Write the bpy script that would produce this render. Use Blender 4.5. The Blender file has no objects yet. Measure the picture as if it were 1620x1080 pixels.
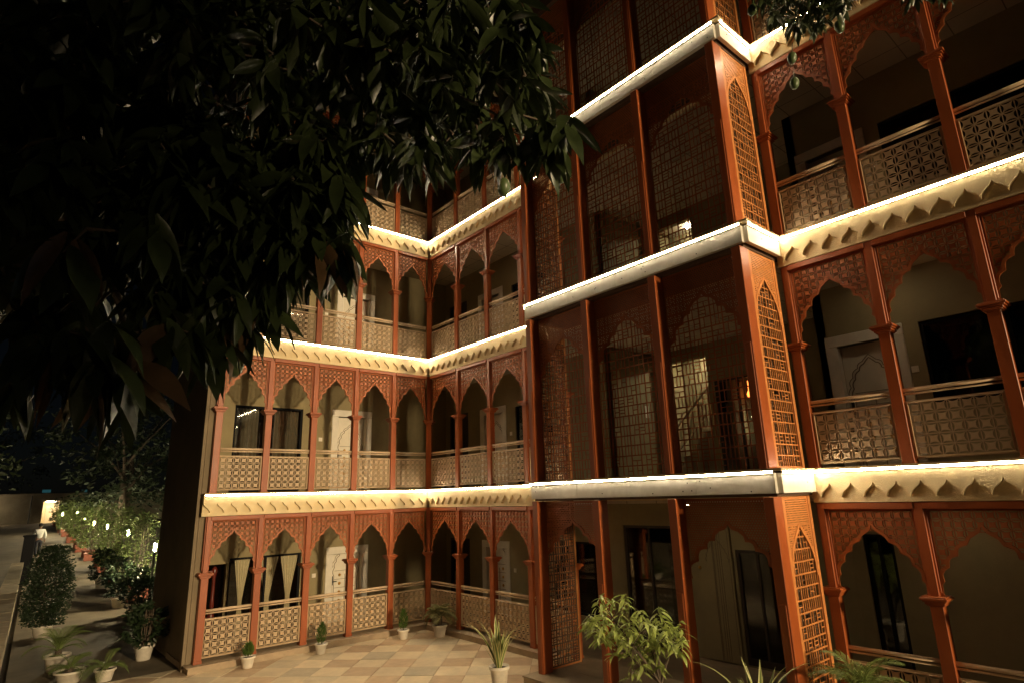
import bpy, bmesh, math, random
from mathutils import Vector, Matrix, Euler
R = math.radians
random.seed(7)
SC = bpy.context.scene
COL = SC.collection

# ------------------------------------------------------------------ camera
CAM = Vector((-8.064, -12.694, 2.737)); YAW, PITCH, ROLL = R(-40.595), R(14.446), R(-1.8); FPX = 944.62
FWD = Vector((-math.sin(YAW)*math.cos(PITCH), math.cos(YAW)*math.cos(PITCH), math.sin(PITCH)))
_r = Vector((math.cos(YAW), math.sin(YAW), 0)); _u = _r.cross(FWD)
RGT = _r*math.cos(ROLL)+_u*math.sin(ROLL); UPV = -_r*math.sin(ROLL)+_u*math.cos(ROLL)
cd = bpy.data.cameras.new('camera'); cam = bpy.data.objects.new('camera', cd); COL.objects.link(cam)
cd.sensor_width = 36; cd.lens = 36*FPX/1620; cd.clip_end = 1000; cd.clip_start = .05
m4 = Matrix((RGT, UPV, -FWD)).transposed().to_4x4(); m4.translation = CAM; cam.matrix_world = m4
SC.camera = cam
def ray(px, py): return (FWD+RGT*((px-810)/FPX)-UPV*((py-540)/FPX))
def at_plane(px, py, ax, v):
    d = ray(px, py); return CAM+d*((v-CAM[ax])/d[ax])
def at_dist(px, py, dist):
    return CAM+ray(px, py).normalized()*dist

# ------------------------------------------------------------------ world, moon, exposure
w = bpy.data.worlds.new('World'); SC.world = w; w.use_nodes = True
nt = w.node_tree; sky = nt.nodes.new('ShaderNodeTexSky'); sky.sky_type = 'NISHITA'; sky.sun_disc = False
sky.sun_elevation = R(35); sky.sun_rotation = R(150)
bg = nt.nodes['Background']; bg.inputs['Strength'].default_value = .00035
nt.links.new(sky.outputs['Color'], bg.inputs['Color'])
sd = bpy.data.lights.new('moon', 'SUN'); sd.energy = .006; sd.angle = R(.5); sd.color = (.8, .88, 1)
so = bpy.data.objects.new('moon', sd); COL.objects.link(so); so.rotation_euler = (R(55), 0, R(-30))
SC.view_settings.view_transform = 'Standard'; SC.view_settings.look = 'None'
SC.view_settings.exposure = .22; SC.view_settings.gamma = 1; SC.view_settings.use_curve_mapping = False

# ------------------------------------------------------------------ materials
def mat(name, col, rough=.6, var=.15, scale=6, bump=0, bscale=60, metal=0, emit=None, est=0, objrand=0, spec=.5, col2=None, stretch=None):
    m = bpy.data.materials.new(name); m.use_nodes = True; n = m.node_tree; b = n.nodes['Principled BSDF']
    b.inputs['Roughness'].default_value = rough; b.inputs['Metallic'].default_value = metal
    b.inputs['Specular IOR Level'].default_value = spec
    tc = n.nodes.new('ShaderNodeTexCoord'); src = tc.outputs['Object']
    geo = n.nodes.new('ShaderNodeNewGeometry'); src = geo.outputs['Position']
    if stretch:
        mp = n.nodes.new('ShaderNodeMapping'); mp.inputs['Scale'].default_value = stretch
        n.links.new(src, mp.inputs['Vector']); src = mp.outputs['Vector']
    nz = n.nodes.new('ShaderNodeTexNoise'); nz.inputs['Scale'].default_value = scale; nz.inputs['Detail'].default_value = 5
    nz.inputs['Roughness'].default_value = .65
    n.links.new(src, nz.inputs['Vector'])
    cr = n.nodes.new('ShaderNodeValToRGB'); cr.color_ramp.elements[0].position = .3; cr.color_ramp.elements[1].position = .7
    c2 = col2 or tuple(min(1, c*(1+var)) for c in col)
    cr.color_ramp.elements[0].color = (*[c*(1-var) for c in col], 1); cr.color_ramp.elements[1].color = (*c2, 1)
    n.links.new(nz.outputs['Fac'], cr.inputs['Fac']); out = cr.outputs['Color']
    if objrand:
        oi = n.nodes.new('ShaderNodeObjectInfo'); hs = n.nodes.new('ShaderNodeHueSaturation')
        mr = n.nodes.new('ShaderNodeMapRange'); mr.inputs['To Min'].default_value = 1-objrand; mr.inputs['To Max'].default_value = 1+objrand
        n.links.new(oi.outputs['Random'], mr.inputs['Value']); n.links.new(mr.outputs['Result'], hs.inputs['Value'])
        n.links.new(out, hs.inputs['Color']); out = hs.outputs['Color']
    n.links.new(out, b.inputs['Base Color'])
    if bump:
        bz = n.nodes.new('ShaderNodeTexNoise'); bz.inputs['Scale'].default_value = bscale; bz.inputs['Detail'].default_value = 6
        n.links.new(src, bz.inputs['Vector'])
        bp = n.nodes.new('ShaderNodeBump'); bp.inputs['Strength'].default_value = bump; bp.inputs['Distance'].default_value = .01
        n.links.new(bz.outputs['Fac'], bp.inputs['Height']); n.links.new(bp.outputs['Normal'], b.inputs['Normal'])
    # roughness variation
    rm = n.nodes.new('ShaderNodeMapRange'); rm.inputs['To Min'].default_value = max(.03, rough-.1); rm.inputs['To Max'].default_value = min(1, rough+.12)
    n.links.new(nz.outputs['Fac'], rm.inputs['Value']); n.links.new(rm.outputs['Result'], b.inputs['Roughness'])
    if emit:
        b.inputs['Emission Color'].default_value = (*emit, 1); b.inputs['Emission Strength'].default_value = est
    return m
LEDC = (1, .84, .57)
M = dict(
 wood=mat('red_brown_paint', (.29, .066, .013), .42, .14, 5, .12, 140, stretch=(1, 1, .25)),
 screen=mat('orange_brown_sheet', (.34, .092, .020), .5, .16, 9, .05, 120),
 ochre=mat('ochre_sheet', (.50, .19, .052), .5, .14, 9, .05, 120),
 tan=mat('tan_sheet', (.47, .335, .20), .55, .12, 7, .05, 120),
 rail=mat('beige_tube', (.58, .43, .28), .4, .08, 9),
 cream=mat('cream_plaster', (.72, .58, .34), .85, .08, 5, .5, 90),
 band=mat('pale_metal_band', (.62, .58, .50), .5, .12, 4, .15, 50, col2=(.70, .66, .58)),
 ledge=mat('tan_ledge', (.42, .31, .16), .6, .2, 12),
 wall=mat('khaki_plaster', (.275, .225, .12), .92, .12, 2.2, .35, 70),
 outer=mat('brown_outer_plaster', (.22, .168, .105), .92, .18, 1.5, .3, 60),
 white=mat('white_door_paint', (.74, .68, .56), .45, .06, 6, .05, 60),
 stone=mat('white_marble_surround', (.72, .67, .57), .35, .12, 3, .05, 40),
 line=mat('dark_groove', (.20, .15, .09), .7, .1, 8),
 gold=mat('brass', (.62, .36, .08), .3, .1, 20, metal=.9),
 black=mat('black_metal', (.008, .008, .009), .7, .2, 20, spec=.12),
 dark=mat('dark_wood_door', (.035, .022, .014), .45, .25, 8, .1, 60),
 ceil=None,
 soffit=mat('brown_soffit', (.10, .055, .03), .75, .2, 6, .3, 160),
 floor=mat('stone_floor', (.30, .235, .16), .6, .15, 4, .1, 60),
 plinth=mat('plinth_stone', (.37, .28, .185), .7, .18, 5, .25, 70),
 mortar=mat('mortar', (.26, .20, .13), .9, .2, 10, .4, 90),
 tile_a=mat('cream_stone_tile', (.66, .545, .37), .62, .13, 3.5, .22, 45, objrand=.10),
 tile_b=mat('tan_stone_tile', (.50, .365, .235), .62, .16, 3.5, .22, 45, objrand=.13),
 tile_c=mat('grey_green_stone_tile', (.51, .43, .30), .62, .16, 3.5, .22, 45, objrand=.12),
 path=mat('worn_concrete', (.16, .128, .085), .9, .28, 1.6, .5, 35),
 ground=mat('dark_earth', (.05, .042, .03), .95, .3, 2, .5, 20),
 lowwall=mat('rough_wall_top', (.46, .37, .24), .9, .25, 5, .6, 45),
 led=mat('led_strip', (1, .9, .7), .5, 0, 3, emit=LEDC, est=98),
 bulb=mat('bulb_glass', (1, .9, .7), .4, 0, 3, emit=(1, .84, .52), est=2700),
 tube=mat('stair_lamp_glass', (1, .9, .7), .4, 0, 3, emit=(1, .84, .60), est=60),
 redlamp=mat('red_lamp_glass', (.5, .1, .02), .3, 0, 3, emit=(1, .22, .04), est=6),
 pot=mat('white_pot', (.68, .62, .52), .5, .12, 9, .1, 30),
 terra=mat('terracotta_planter', (.26, .085, .05), .8, .2, 8, .2, 60),
 soil=mat('soil', (.035, .025, .018), .95, .3, 30, .6, 80),
 bark=mat('grey_brown_bark', (.095, .07, .048), .9, .35, 8, .8, 40),
 sheer=mat('pale_curtain', (.78, .72, .58), .9, .08, 8),
 drape=mat('grey_curtain', (.16, .145, .12), .9, .15, 8),
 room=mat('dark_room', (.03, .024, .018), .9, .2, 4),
 redwood=mat('red_varnished_wood', (.14, .022, .014), .3, .3, 8),
 skin=mat('skin', (.20, .11, .07), .6, .05, 20), shirt=mat('white_shirt', (.62, .60, .55), .9, .08, 14, .2, 40),
 trousers=mat('dark_trousers', (.018, .018, .024), .9, .1, 20, .2, 50), hair=mat('black_hair', (.01, .008, .007), .6, .1, 60),
 farwall=mat('pale_far_wall', (.40, .345, .25), .9, .2, 1.2, .3, 12),
 bluelight=mat('far_blue_light', (.08, .26, .30), .6, .3, 2, emit=(.10, .40, .46), est=.10),  # glow put into the colour for distant blue building lights
 doorlit=mat('lit_room_wall', (.75, .66, .48), .8, .05, 3),
 housing=mat('grey_lamp_housing', (.10, .10, .10), .5, .1, 20),
)
def glass(name, tint=(.02, .02, .02), rough=.03, alpha=.55):
    m = bpy.data.materials.new(name); m.use_nodes = True; n = m.node_tree; n.nodes.remove(n.nodes['Principled BSDF'])
    o = n.nodes['Material Output']; tr = n.nodes.new('ShaderNodeBsdfTransparent'); tr.inputs['Color'].default_value = (.86, .85, .80, 1)
    gl = n.nodes.new('ShaderNodeBsdfGlossy'); gl.inputs['Roughness'].default_value = rough
    fr = n.nodes.new('ShaderNodeFresnel'); fr.inputs['IOR'].default_value = 1.5
    mx = n.nodes.new('ShaderNodeMixShader'); n.links.new(fr.outputs[0], mx.inputs[0]); n.links.new(tr.outputs[0], mx.inputs[1]); n.links.new(gl.outputs[0], mx.inputs[2])
    nz = n.nodes.new('ShaderNodeTexNoise'); nz.inputs['Scale'].default_value = 1.5
    bp = n.nodes.new('ShaderNodeBump'); bp.inputs['Strength'].default_value = .04; n.links.new(nz.outputs['Fac'], bp.inputs['Height']); n.links.new(bp.outputs['Normal'], gl.inputs['Normal'])
    n.links.new(mx.outputs[0], o.inputs['Surface']); return m
M['glass'] = glass('window_glass')
def ceiling_mat():
    m = mat('ceiling_tiles', (.60, .53, .42), .9, .05, 3, .1, 60); n = m.node_tree; b = n.nodes['Principled BSDF']
    src = b.inputs['Base Color'].links[0].from_socket
    geo = n.nodes.new('ShaderNodeNewGeometry'); br = n.nodes.new('ShaderNodeTexBrick'); br.offset = 0
    br.inputs['Scale'].default_value = 1; br.inputs['Brick Width'].default_value = .6; br.inputs['Row Height'].default_value = .6; br.inputs['Mortar Size'].default_value = .008
    br.inputs['Color1'].default_value = (1, 1, 1, 1); br.inputs['Color2'].default_value = (.93, .93, .93, 1); br.inputs['Mortar'].default_value = (.35, .33, .3, 1)
    n.links.new(geo.outputs['Position'], br.inputs['Vector'])
    mx = n.nodes.new('ShaderNodeMix'); mx.data_type = 'RGBA'; mx.blend_type = 'MULTIPLY'; mx.inputs[0].default_value = 1
    n.links.new(src, mx.inputs[6]); n.links.new(br.outputs['Color'], mx.inputs[7]); n.links.new(mx.outputs[2], b.inputs['Base Color'])
    return m
M['ceil'] = ceiling_mat()
def leafmat(name, col, rough=.4, var=.3, trans=.25, objrand=.0):
    m = mat(name, col, rough, var, 9, .1, 40, objrand=objrand); n = m.node_tree; b = n.nodes['Principled BSDF']; o = n.nodes['Material Output']
    t = n.nodes.new('ShaderNodeBsdfTranslucent'); src = b.inputs['Base Color'].links[0].from_socket
    n.links.new(src, t.inputs['Color']); mx = n.nodes.new('ShaderNodeMixShader'); mx.inputs[0].default_value = trans
    n.links.new(b.outputs[0], mx.inputs[1]); n.links.new(t.outputs[0], mx.inputs[2]); n.links.new(mx.outputs[0], o.inputs['Surface']); return m
M['mango'] = leafmat('mango_leaf', (.034, .048, .016), .34, .35, .12, .25)
M['mango_old'] = leafmat('mango_leaf_brown', (.12, .07, .032), .4, .3, .15, .2)
M['fruit'] = mat('green_mango', (.06, .085, .03), .35, .2, 12)
M['sapling'] = leafmat('fresh_green_leaf', (.36, .43, .12), .38, .25, .3, .2)
M['bush'] = leafmat('bush_leaf', (.105, .14, .042), .45, .35, .3)
M['cypress'] = leafmat('cypress_needles', (.07, .13, .018), .6, .35, .2)
M['darkbush'] = leafmat('dark_bush_leaf', (.018, .034, .012), .5, .35, .2)
M['palm'] = leafmat('palm_leaf', (.17, .23, .065), .45, .3, .25)
M['drypalm'] = leafmat('dry_palm_leaf', (.19, .18, .065), .5, .3, .25)
M['fartree'] = leafmat('far_tree_leaf', (.03, .045, .018), .6, .4, .15)
def yucca_mat():
    m = mat('striped_leaf', (.16, .2, .05), .45, .2, 8); n = m.node_tree; b = n.nodes['Principled BSDF']
    at = n.nodes.new('ShaderNodeAttribute'); at.attribute_name = 'edge'
    cr = n.nodes.new('ShaderNodeValToRGB'); cr.color_ramp.elements[0].position = .45; cr.color_ramp.elements[1].position = .6
    cr.color_ramp.elements[0].color = (.14, .19, .045, 1); cr.color_ramp.elements[1].color = (.62, .58, .27, 1)
    n.links.new(at.outputs['Fac'], cr.inputs['Fac']); n.links.new(cr.outputs['Color'], b.inputs['Base Color']); return m
M['yucca'] = yucca_mat()

# ------------------------------------------------------------------ mesh helpers
class MB:
    def __init__(s): s.v = []; s.f = []
    def box(s, x0, x1, y0, y1, z0, z1):
        if x0 > x1: x0, x1 = x1, x0
        if y0 > y1: y0, y1 = y1, y0
        if z0 > z1: z0, z1 = z1, z0
        b = len(s.v)
        s.v += [(x0,y0,z0),(x1,y0,z0),(x1,y1,z0),(x0,y1,z0),(x0,y0,z1),(x1,y0,z1),(x1,y1,z1),(x0,y1,z1)]
        s.f += [(b,b+3,b+2,b+1),(b+4,b+5,b+6,b+7),(b,b+1,b+5,b+4),(b+1,b+2,b+6,b+5),(b+2,b+3,b+7,b+6),(b+3,b,b+4,b+7)]
        return s
    def poly(s, pts):
        b = len(s.v); s.v += [tuple(p) for p in pts]; s.f.append(tuple(range(b, b+len(pts)))); return s
    def tube(s, pts, rad, n=8, cap=True):
        pts = [Vector(p) for p in pts]; k = len(pts)
        if not hasattr(rad, '__len__'): rad = [rad]*k
        b = len(s.v); up = Vector((0, 0, 1))
        for i, p in enumerate(pts):
            t = (pts[min(i+1, k-1)]-pts[max(i-1, 0)]).normalized()
            a = t.cross(up if abs(t.z) < .95 else Vector((1, 0, 0))).normalized(); c = a.cross(t)
            for j in range(n):
                q = 2*math.pi*j/n; s.v.append(tuple(p+(a*math.cos(q)+c*math.sin(q))*rad[i]))
        for i in range(k-1):
            for j in range(n):
                j2 = (j+1) % n; s.f.append((b+i*n+j, b+i*n+j2, b+(i+1)*n+j2, b+(i+1)*n+j))
        if cap:
            s.f.append(tuple(b+j for j in range(n))[::-1]); s.f.append(tuple(b+(k-1)*n+j for j in range(n)))
        return s
    def lathe(s, prof, n=20, c=(0, 0)):
        b = len(s.v)
        for r, z in prof:
            for j in range(n):
                q = 2*math.pi*j/n; s.v.append((c[0]+r*math.cos(q), c[1]+r*math.sin(q), z))
        for i in range(len(prof)-1):
            for j in range(n):
                j2 = (j+1) % n; s.f.append((b+i*n+j, b+i*n+j2, b+(i+1)*n+j2, b+(i+1)*n+j))
        return s
    def mesh(s, name='mesh', smooth=False, solid=0, doubles=False, bevel=0):
        me = bpy.data.meshes.new(name); me.from_pydata(s.v, [], s.f)
        if solid or doubles or bevel:
            bm = bmesh.new(); bm.from_mesh(me)
            if doubles or solid: bmesh.ops.remove_doubles(bm, verts=bm.verts, dist=1e-4)
            if solid: bmesh.ops.solidify(bm, geom=bm.faces[:], thickness=solid)
            if bevel:
                bmesh.ops.bevel(bm, geom=bm.edges[:], offset=bevel, segments=1, affect='EDGES', clamp_overlap=True)
            bm.to_mesh(me); bm.free()
        if smooth:
            for p in me.polygons: p.use_smooth = True
        me.update(); return me
def obj(name, me, m, parent=None, loc=(0, 0, 0), rz=0, rot=None, scale=None):
    o = bpy.data.objects.new(name, me); COL.objects.link(o)
    if m is not None and len(me.materials) == 0: me.materials.append(m)
    o.location = loc; o.rotation_euler = rot or (0, 0, rz)
    if scale: o.scale = scale
    if parent: o.parent = parent
    return o
def tag(o, label, cat, group=None, kind=None):
    o['label'] = label; o['category'] = cat
    if group: o['group'] = group
    if kind: o['kind'] = kind
    return o
def thing(name, label, cat, loc=(0, 0, 0), rz=0, group=None):
    o = bpy.data.objects.new(name, None); COL.objects.link(o); o.location = loc; o.rotation_euler = (0, 0, rz); o.empty_display_size = .2
    return tag(o, label, cat, group)
def struct(o): o['kind'] = 'structure'; return o
def stuff(o): o['kind'] = 'stuff'; return o
CACHE = {}
def cached(key, fn):
    if key not in CACHE: CACHE[key] = fn()
    return CACHE[key]

# ------------------------------------------------------------------ ground
def gz(y):
    P = [(-400, -.13), (8, -.13), (30, .32), (66, 1.5), (400, 1.5)]
    for (a, za), (b, zb) in zip(P, P[1:]):
        if y <= b: return za+(zb-za)*(y-a)/(b-a)
    return 1.5
def strip(xl, xr, ys, dz):
    b = MB()
    for ya, yb in zip(ys, ys[1:]):
        b.poly([(xl(ya), ya, gz(ya)+dz), (xr(ya), ya, gz(ya)+dz), (xr(yb), yb, gz(yb)+dz), (xl(yb), yb, gz(yb)+dz)])
    return b
struct(obj('ground', strip(lambda y: -400, lambda y: 400, [-400, 8, 30, 66, 400], -.05).mesh(), M['ground']))
PATHL = lambda y: -7.52+.046*y
PATHR = lambda y: -4.3+.046*y
struct(obj('path', strip(lambda y: -7.52+.046*y-(7 if y > 17.4 else 0), PATHR, [.46, 4, 8, 17.4, 17.41, 30, 45, 66], -.004).mesh(), M['path']))

court = struct(obj('courtyard', MB().box(-16, .5, -30, .455, -.25, -.142).mesh(), M['mortar']))
TP = .535; c45 = math.sqrt(.5)
def clip_poly(pts, ax, lim, keep_less):
    out = []
    for i in range(len(pts)):
        a, b = pts[i], pts[(i+1) % len(pts)]
        ia = (a[ax] <= lim) == keep_less or a[ax] == lim; ib = (b[ax] <= lim) == keep_less or b[ax] == lim
        if ia: out.append(a)
        if ia != ib:
            t = (lim-a[ax])/(b[ax]-a[ax]); out.append(tuple(a[k]+(b[k]-a[k])*t for k in (0, 1)))
    return out
def tile_mesh(pts):
    b = MB(); n = len(pts); cx = sum(p[0] for p in pts)/n; cy = sum(p[1] for p in pts)/n
    inn = [(p[0]+(cx-p[0])*.012, p[1]+(cy-p[1])*.012) for p in pts]
    k = 0
    b.v = [(p[0], p[1], -.03) for p in pts]+[(p[0], p[1], -.003) for p in pts]+[(p[0], p[1], 0) for p in inn]
    for i in range(n):
        j = (i+1) % n; b.f += [(i, j, n+j, n+i), (n+i, n+j, 2*n+j, 2*n+i)]
    b.f.append(tuple(range(2*n, 3*n))); return b.mesh('tile')
hs = TP/2-.0035
full = [[(hs*c45-(-hs)*(-c45) if False else (a*hs*c45+b_*hs*c45), (a*hs*c45-b_*hs*c45)) for a, b_ in ((-1, -1), (-1, 1), (1, 1), (1, -1))]][0]
if sum(full[i][0]*full[(i+1) % 4][1]-full[(i+1) % 4][0]*full[i][1] for i in range(4)) < 0: full = full[::-1]
tmeshes = {}
for k in 'abc':
    me = tile_mesh(full); me.materials.append(M['tile_'+k]); tmeshes[k] = me
rt = random.Random(3)
u0, v0 = -2.694, .940
for i in range(-16, 9):
    for j in range(-16, 16):
        u = u0+(i+.5)*TP; v = v0+(j+.5)*TP; x = (u+v)*c45; y = (u-v)*c45
        if x < -7.6 or x > .25 or y > .85 or y < -6.2: continue
        if x-y*0 > -.0 and y > 0: continue
        lim = at_plane(810, 1080, 2, -.13)
        d = Vector((x, y, -.13))-CAM; dz = d.dot(FWD); py = 540-FPX*d.dot(UPV)/dz
        if py > 1150: continue
        kk = 'a' if (i+j) % 2 == 0 else ('b' if rt.random() < .68 else 'c')
        if rt.random() < .12: kk = rt.choice('abc')
        dzr = rt.uniform(-.0025, .0025)
        if y+TP*c45 > .455:
            pts = clip_poly([(p[0], p[1]) for p in full], 1, .455-y, True)
            if len(pts) < 3: continue
            obj('tile', tile_mesh(pts), M['tile_'+kk], court, (x, y, -.13+dzr))
        else:
            o = obj('tile', tmeshes[kk], None, court, (x, y, -.13+dzr))
            o.rotation_euler = (rt.uniform(-.003, .003), rt.uniform(-.003, .003), rt.uniform(-.004, .004))
# ------------------------------------------------------------------ sheet patterns
def arch_pts(a, H, cusps, bulge, tip):
    half = []
    cs = [(c[0]*a, c[1]*H) for c in cusps]
    for (x0, z0), (x1, z1) in zip(cs, cs[1:]):
        dx, dz = x1-x0, z1-z0; L = math.hypot(dx, dz); nx, nz = dz/L, -dx/L
        for k in range(6):
            t = k/6; s = math.sin(math.pi*t)*bulge*L; half.append((x0+dx*t+nx*s, z0+dz*t+nz*s))
    half += [cs[-1]]+[(p[0]*a, p[1]*H) for p in tip]
    left = [(-x, z) for x, z in half[:-1]][::-1] if abs(half[-1][0]) < 1e-6 else [(-x, z) for x, z in half][::-1]
    return half+left
WING = dict(cusps=[(1, 0), (.95, .20), (.80, .40), (.58, .57), (.35, .73)], bulge=.24, tip=[(.27, .82), (.16, .865), (.06, .91), (.02, .955), (0, 1)])
BAYA = dict(cusps=[(1, 0), (.80, .32), (.56, .55), (.36, .70)], bulge=.30, tip=[(.33, .80), (.22, .875), (.09, .905), (.03, .95), (0, 1)])
SIDE = dict(cusps=[(1, 0), (.97, .25)], bulge=.02, tip=[(.86, .45), (.66, .63), (.43, .76), (.22, .87), (.08, .95), (0, 1)])
def inside(p, poly):
    x, y = p; c = False; n = len(poly); j = n-1
    for i in range(n):
        xi, yi = poly[i]; xj, yj = poly[j]
        if (yi > y) != (yj > y) and x < (xj-xi)*(y-yi)/(yj-yi)+xi: c = not c
        j = i
    return c
def nearest(p, line):
    best = None
    for (ax, ay), (bx, by) in zip(line, line[1:]):
        dx, dy = bx-ax, by-ay; L = dx*dx+dy*dy
        t = 0 if L == 0 else max(0, min(1, ((p[0]-ax)*dx+(p[1]-ay)*dy)/L)); q = (ax+dx*t, ay+dy*t)
        d = (q[0]-p[0])**2+(q[1]-p[1])**2
        if best is None or d < best[0]: best = (d, q)
    return best[1]
def jali_cells(x0, x1, z0, z1, p):
    """flat triangles of the circle-and-grid pattern"""
    nx = max(1, round((x1-x0)/p)); nz = max(1, round((z1-z0)/p)); pw, ph = (x1-x0)/nx, (z1-z0)/nz
    tris = []; t = .085; xs = [-.58, -.3, 0, .3, .58]
    def arc(x): return -1+.46*(1-(x)**2)
    xh = .90
    loc = [(-1, -1), (-xh, -1+t)]+[(x, arc(x)) for x in xs]+[(xh, -1+t), (1, -1)]
    for i in range(nx):
        for j in range(nz):
            cx = x0+(i+.5)*pw; cz = z0+(j+.5)*ph
            for q in range(4):
                c, s = [(1, 0), (0, 1), (-1, 0), (0, -1)][q]
                T = lambda P: (cx+(P[0]*c-P[1]*s)*pw/2, cz+(P[0]*s+P[1]*c)*ph/2)
                L = [T(P) for P in loc]
                tris.append([L[0], L[-1], L[-2], L[1]])
                C0 = (cx, cz)
                for a, b in zip(L, L[1:]): tris.append([C0, b, a][::-1] if False else [C0, a, b])
    return tris
def frame_rects(x0, x1, z0, z1, m):
    return [[(x0, z0), (x1, z0), (x1-m, z0+m), (x0+m, z0+m)], [(x1, z0), (x1, z1), (x1-m, z1-m), (x1-m, z0+m)],
            [(x1, z1), (x0, z1), (x0+m, z1-m), (x1-m, z1-m)], [(x0, z1), (x0, z0), (x0+m, z0+m), (x0+m, z1-m)]]
def sheet_mesh(polys, thick):
    b = MB()
    for P in polys:
        ar = sum(P[i][0]*P[(i+1) % len(P)][1]-P[(i+1) % len(P)][0]*P[i][1] for i in range(len(P)))
        if abs(ar) < 1e-7: continue
        if ar < 0: P = P[::-1]
        b.poly([(x, 0, z) for x, z in P])
    return b.mesh('sheet', solid=thick)
def panel_mesh(w, h, p=.128):
    m = .028
    return sheet_mesh(frame_rects(-w/2, w/2, 0, h, m)+jali_cells(-w/2+m, w/2-m, m, h-m, p), .014)
def add_band(b, line, wd, y0, y1):
    n = len(line); outs = []
    for i in range(n):
        a = line[max(0, i-1)]; c = line[min(n-1, i+1)]; dx, dz = c[0]-a[0], c[1]-a[1]; L = math.hypot(dx, dz) or 1
        outs.append((line[i][0]+dz/L*wd, line[i][1]-dx/L*wd))
    for i in range(n-1):
        A, B, C, D = line[i], line[i+1], outs[i+1], outs[i]
        f = lambda P, y: (P[0], y, P[1])
        b.poly([f(A, y0), f(B, y0), f(C, y0), f(D, y0)][::-1]); b.poly([f(A, y1), f(B, y1), f(C, y1), f(D, y1)])
        b.poly([f(A, y0), f(B, y0), f(B, y1), f(A, y1)]); b.poly([f(D, y0), f(C, y0), f(C, y1), f(D, y1)][::-1])
def clip_arch(polys, line):
    op = [(line[0][0], -9)]+list(line)+[(line[-1][0], -9)]; out = []
    ext = [(line[0][0], -9)]+list(line)+[(line[-1][0], -9)]
    for P in polys:
        ins = [inside(q, op) for q in P]
        if all(ins): continue
        if any(ins): P = [nearest(q, ext) if k else q for q, k in zip(P, ins)]
        out.append(P)
    return out
def arch_screen_mesh(w, h, ah, p=.104):
    line = arch_pts(w/2-.022, ah, **WING); m = .022
    polys = clip_arch(frame_rects(-w/2, w/2, 0, h, m)[1:]+jali_cells(-w/2+m, w/2-m, m*.5, h-m, p), line)
    me = sheet_mesh(polys, .012)
    b = MB(); add_band(b, line, .034, -.005, .010); me2 = b.mesh()
    bm = bmesh.new(); bm.from_mesh(me); bm.from_mesh(me2); bm.to_mesh(me); bm.free(); return me
def perf_mesh(w, h, ah, style, p=.036, band=.045, a=None, border=.03):
    line = arch_pts(a or (w/2-.02), ah, **style)
    polys = frame_rects(-w/2, w/2, 0, h, border)[1:]; nx = round((w-2*border)/p); pw = (w-2*border)/nx; nz = round((h-2*border)/(p*.8)); ph = (h-2*border)/nz
    hole = [(-.62, 0), (-.30, -.60), (.30, -.60), (.62, 0), (.30, .60), (-.30, .60)]
    for j in range(nz):
        off = .5 if j % 2 else 0
        for i in range(nx+(1 if off else 0)):
            xa = -w/2+border+(i-off)*pw; xb = xa+pw; xa = max(xa, -w/2+border); xb = min(xb, w/2-border)
            za = border+j*ph; zb = za+ph; cx, cz = (xa+xb)/2, (za+zb)/2; hw = (xb-xa)/2
            if inside((cx, cz), line+[(line[-1][0], -1), (line[0][0], -1)]): continue
            H = [(cx+q[0]*hw, cz+q[1]*ph/2) for q in hole]
            polys += [[(xa, za), (xb, za), H[2], H[1]], [(xb, za), (xb, zb), H[4], H[3]], [(xb, za), H[3], H[2]], [(xb, zb), (xa, zb), H[5], H[4]], [(xa, zb), (xa, za), H[0]], [(xa, zb), H[0], H[5]], [(xa, za), H[1], H[0]]]
    polys = clip_arch(polys, line)
    b = MB()
    for P in polys:
        ar = sum(P[i][0]*P[(i+1) % len(P)][1]-P[(i+1) % len(P)][0]*P[i][1] for i in range(len(P)))
        if abs(ar) < 1e-8: continue
        b.poly([(x, 0, z) for x, z in (P if ar > 0 else P[::-1])])
    add_band(b, line, band, -.006, .010)
    return b.mesh('perforated')
def lattice_mesh(w, h, seed, pitch=.185):
    rl = random.Random(seed); b = MB(); nx = max(2, round(w/pitch)); nz = max(2, round(h/(pitch*.82))); pw, ph = w/nx, h/nz
    for i in range(nx+1):
        x = -w/2+i*pw; b.box(x-.008, x+.008, -.006, .006, 0, h)
    for j in range(nz+1):
        z = j*ph; b.box(-w/2, w/2, -.0075, .0075, z-.008, z+.008)
    for i in range(nx):
        for j in range(nz):
            x = -w/2+i*pw; z = j*ph; k = rl.random(); t = .0055
            V = lambda fx, f0, f1: b.box(x+fx*pw-t, x+fx*pw+t, -.0045, .0045, z+f0*ph, z+f1*ph)
            Hh = lambda fz, f0, f1: b.box(x+f0*pw, x+f1*pw, -.0035, .0035, z+fz*ph-t, z+fz*ph+t)
            if k < .3: V(.36, 0, 1); V(.68, 0, 1)
            elif k < .5: V(.5, 0, 1); Hh(.5, .5, 1)
            elif k < .68: Hh(.5, 0, 1); V(.5, 0, .5)
            elif k < .84: V(.6, 0, 1); Hh(.34, 0, .6); Hh(.67, 0, .6)
            else: V(.4, 0, 1)
    return b.mesh('lattice')

# ------------------------------------------------------------------ hotel building
ZF = [-.015, 2.935, 6.135, 9.335]; ZT = 12.535
HB = thing('hotel_building', 'cream and red-brown galleried building with arched jali screens, fretwork railings and lit fascias', 'building', (0, 0, -.13))
HB.location = (0, 0, 0)
XA = [-.972*i for i in range(6)]; YB = [-1.2*i for i in range(5)]; Y2 = -9.13; YR = [Y2-.06-1.085*i for i in range(6)]
BD = .93; YP = [-4.92, -6.3, -7.68, -9.05]; YE = YR[-1]
WD = 1.6
def mbobj(name, b, m, parent=HB, **k): return obj(name, b.mesh(), M[m], parent, **k)

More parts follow.
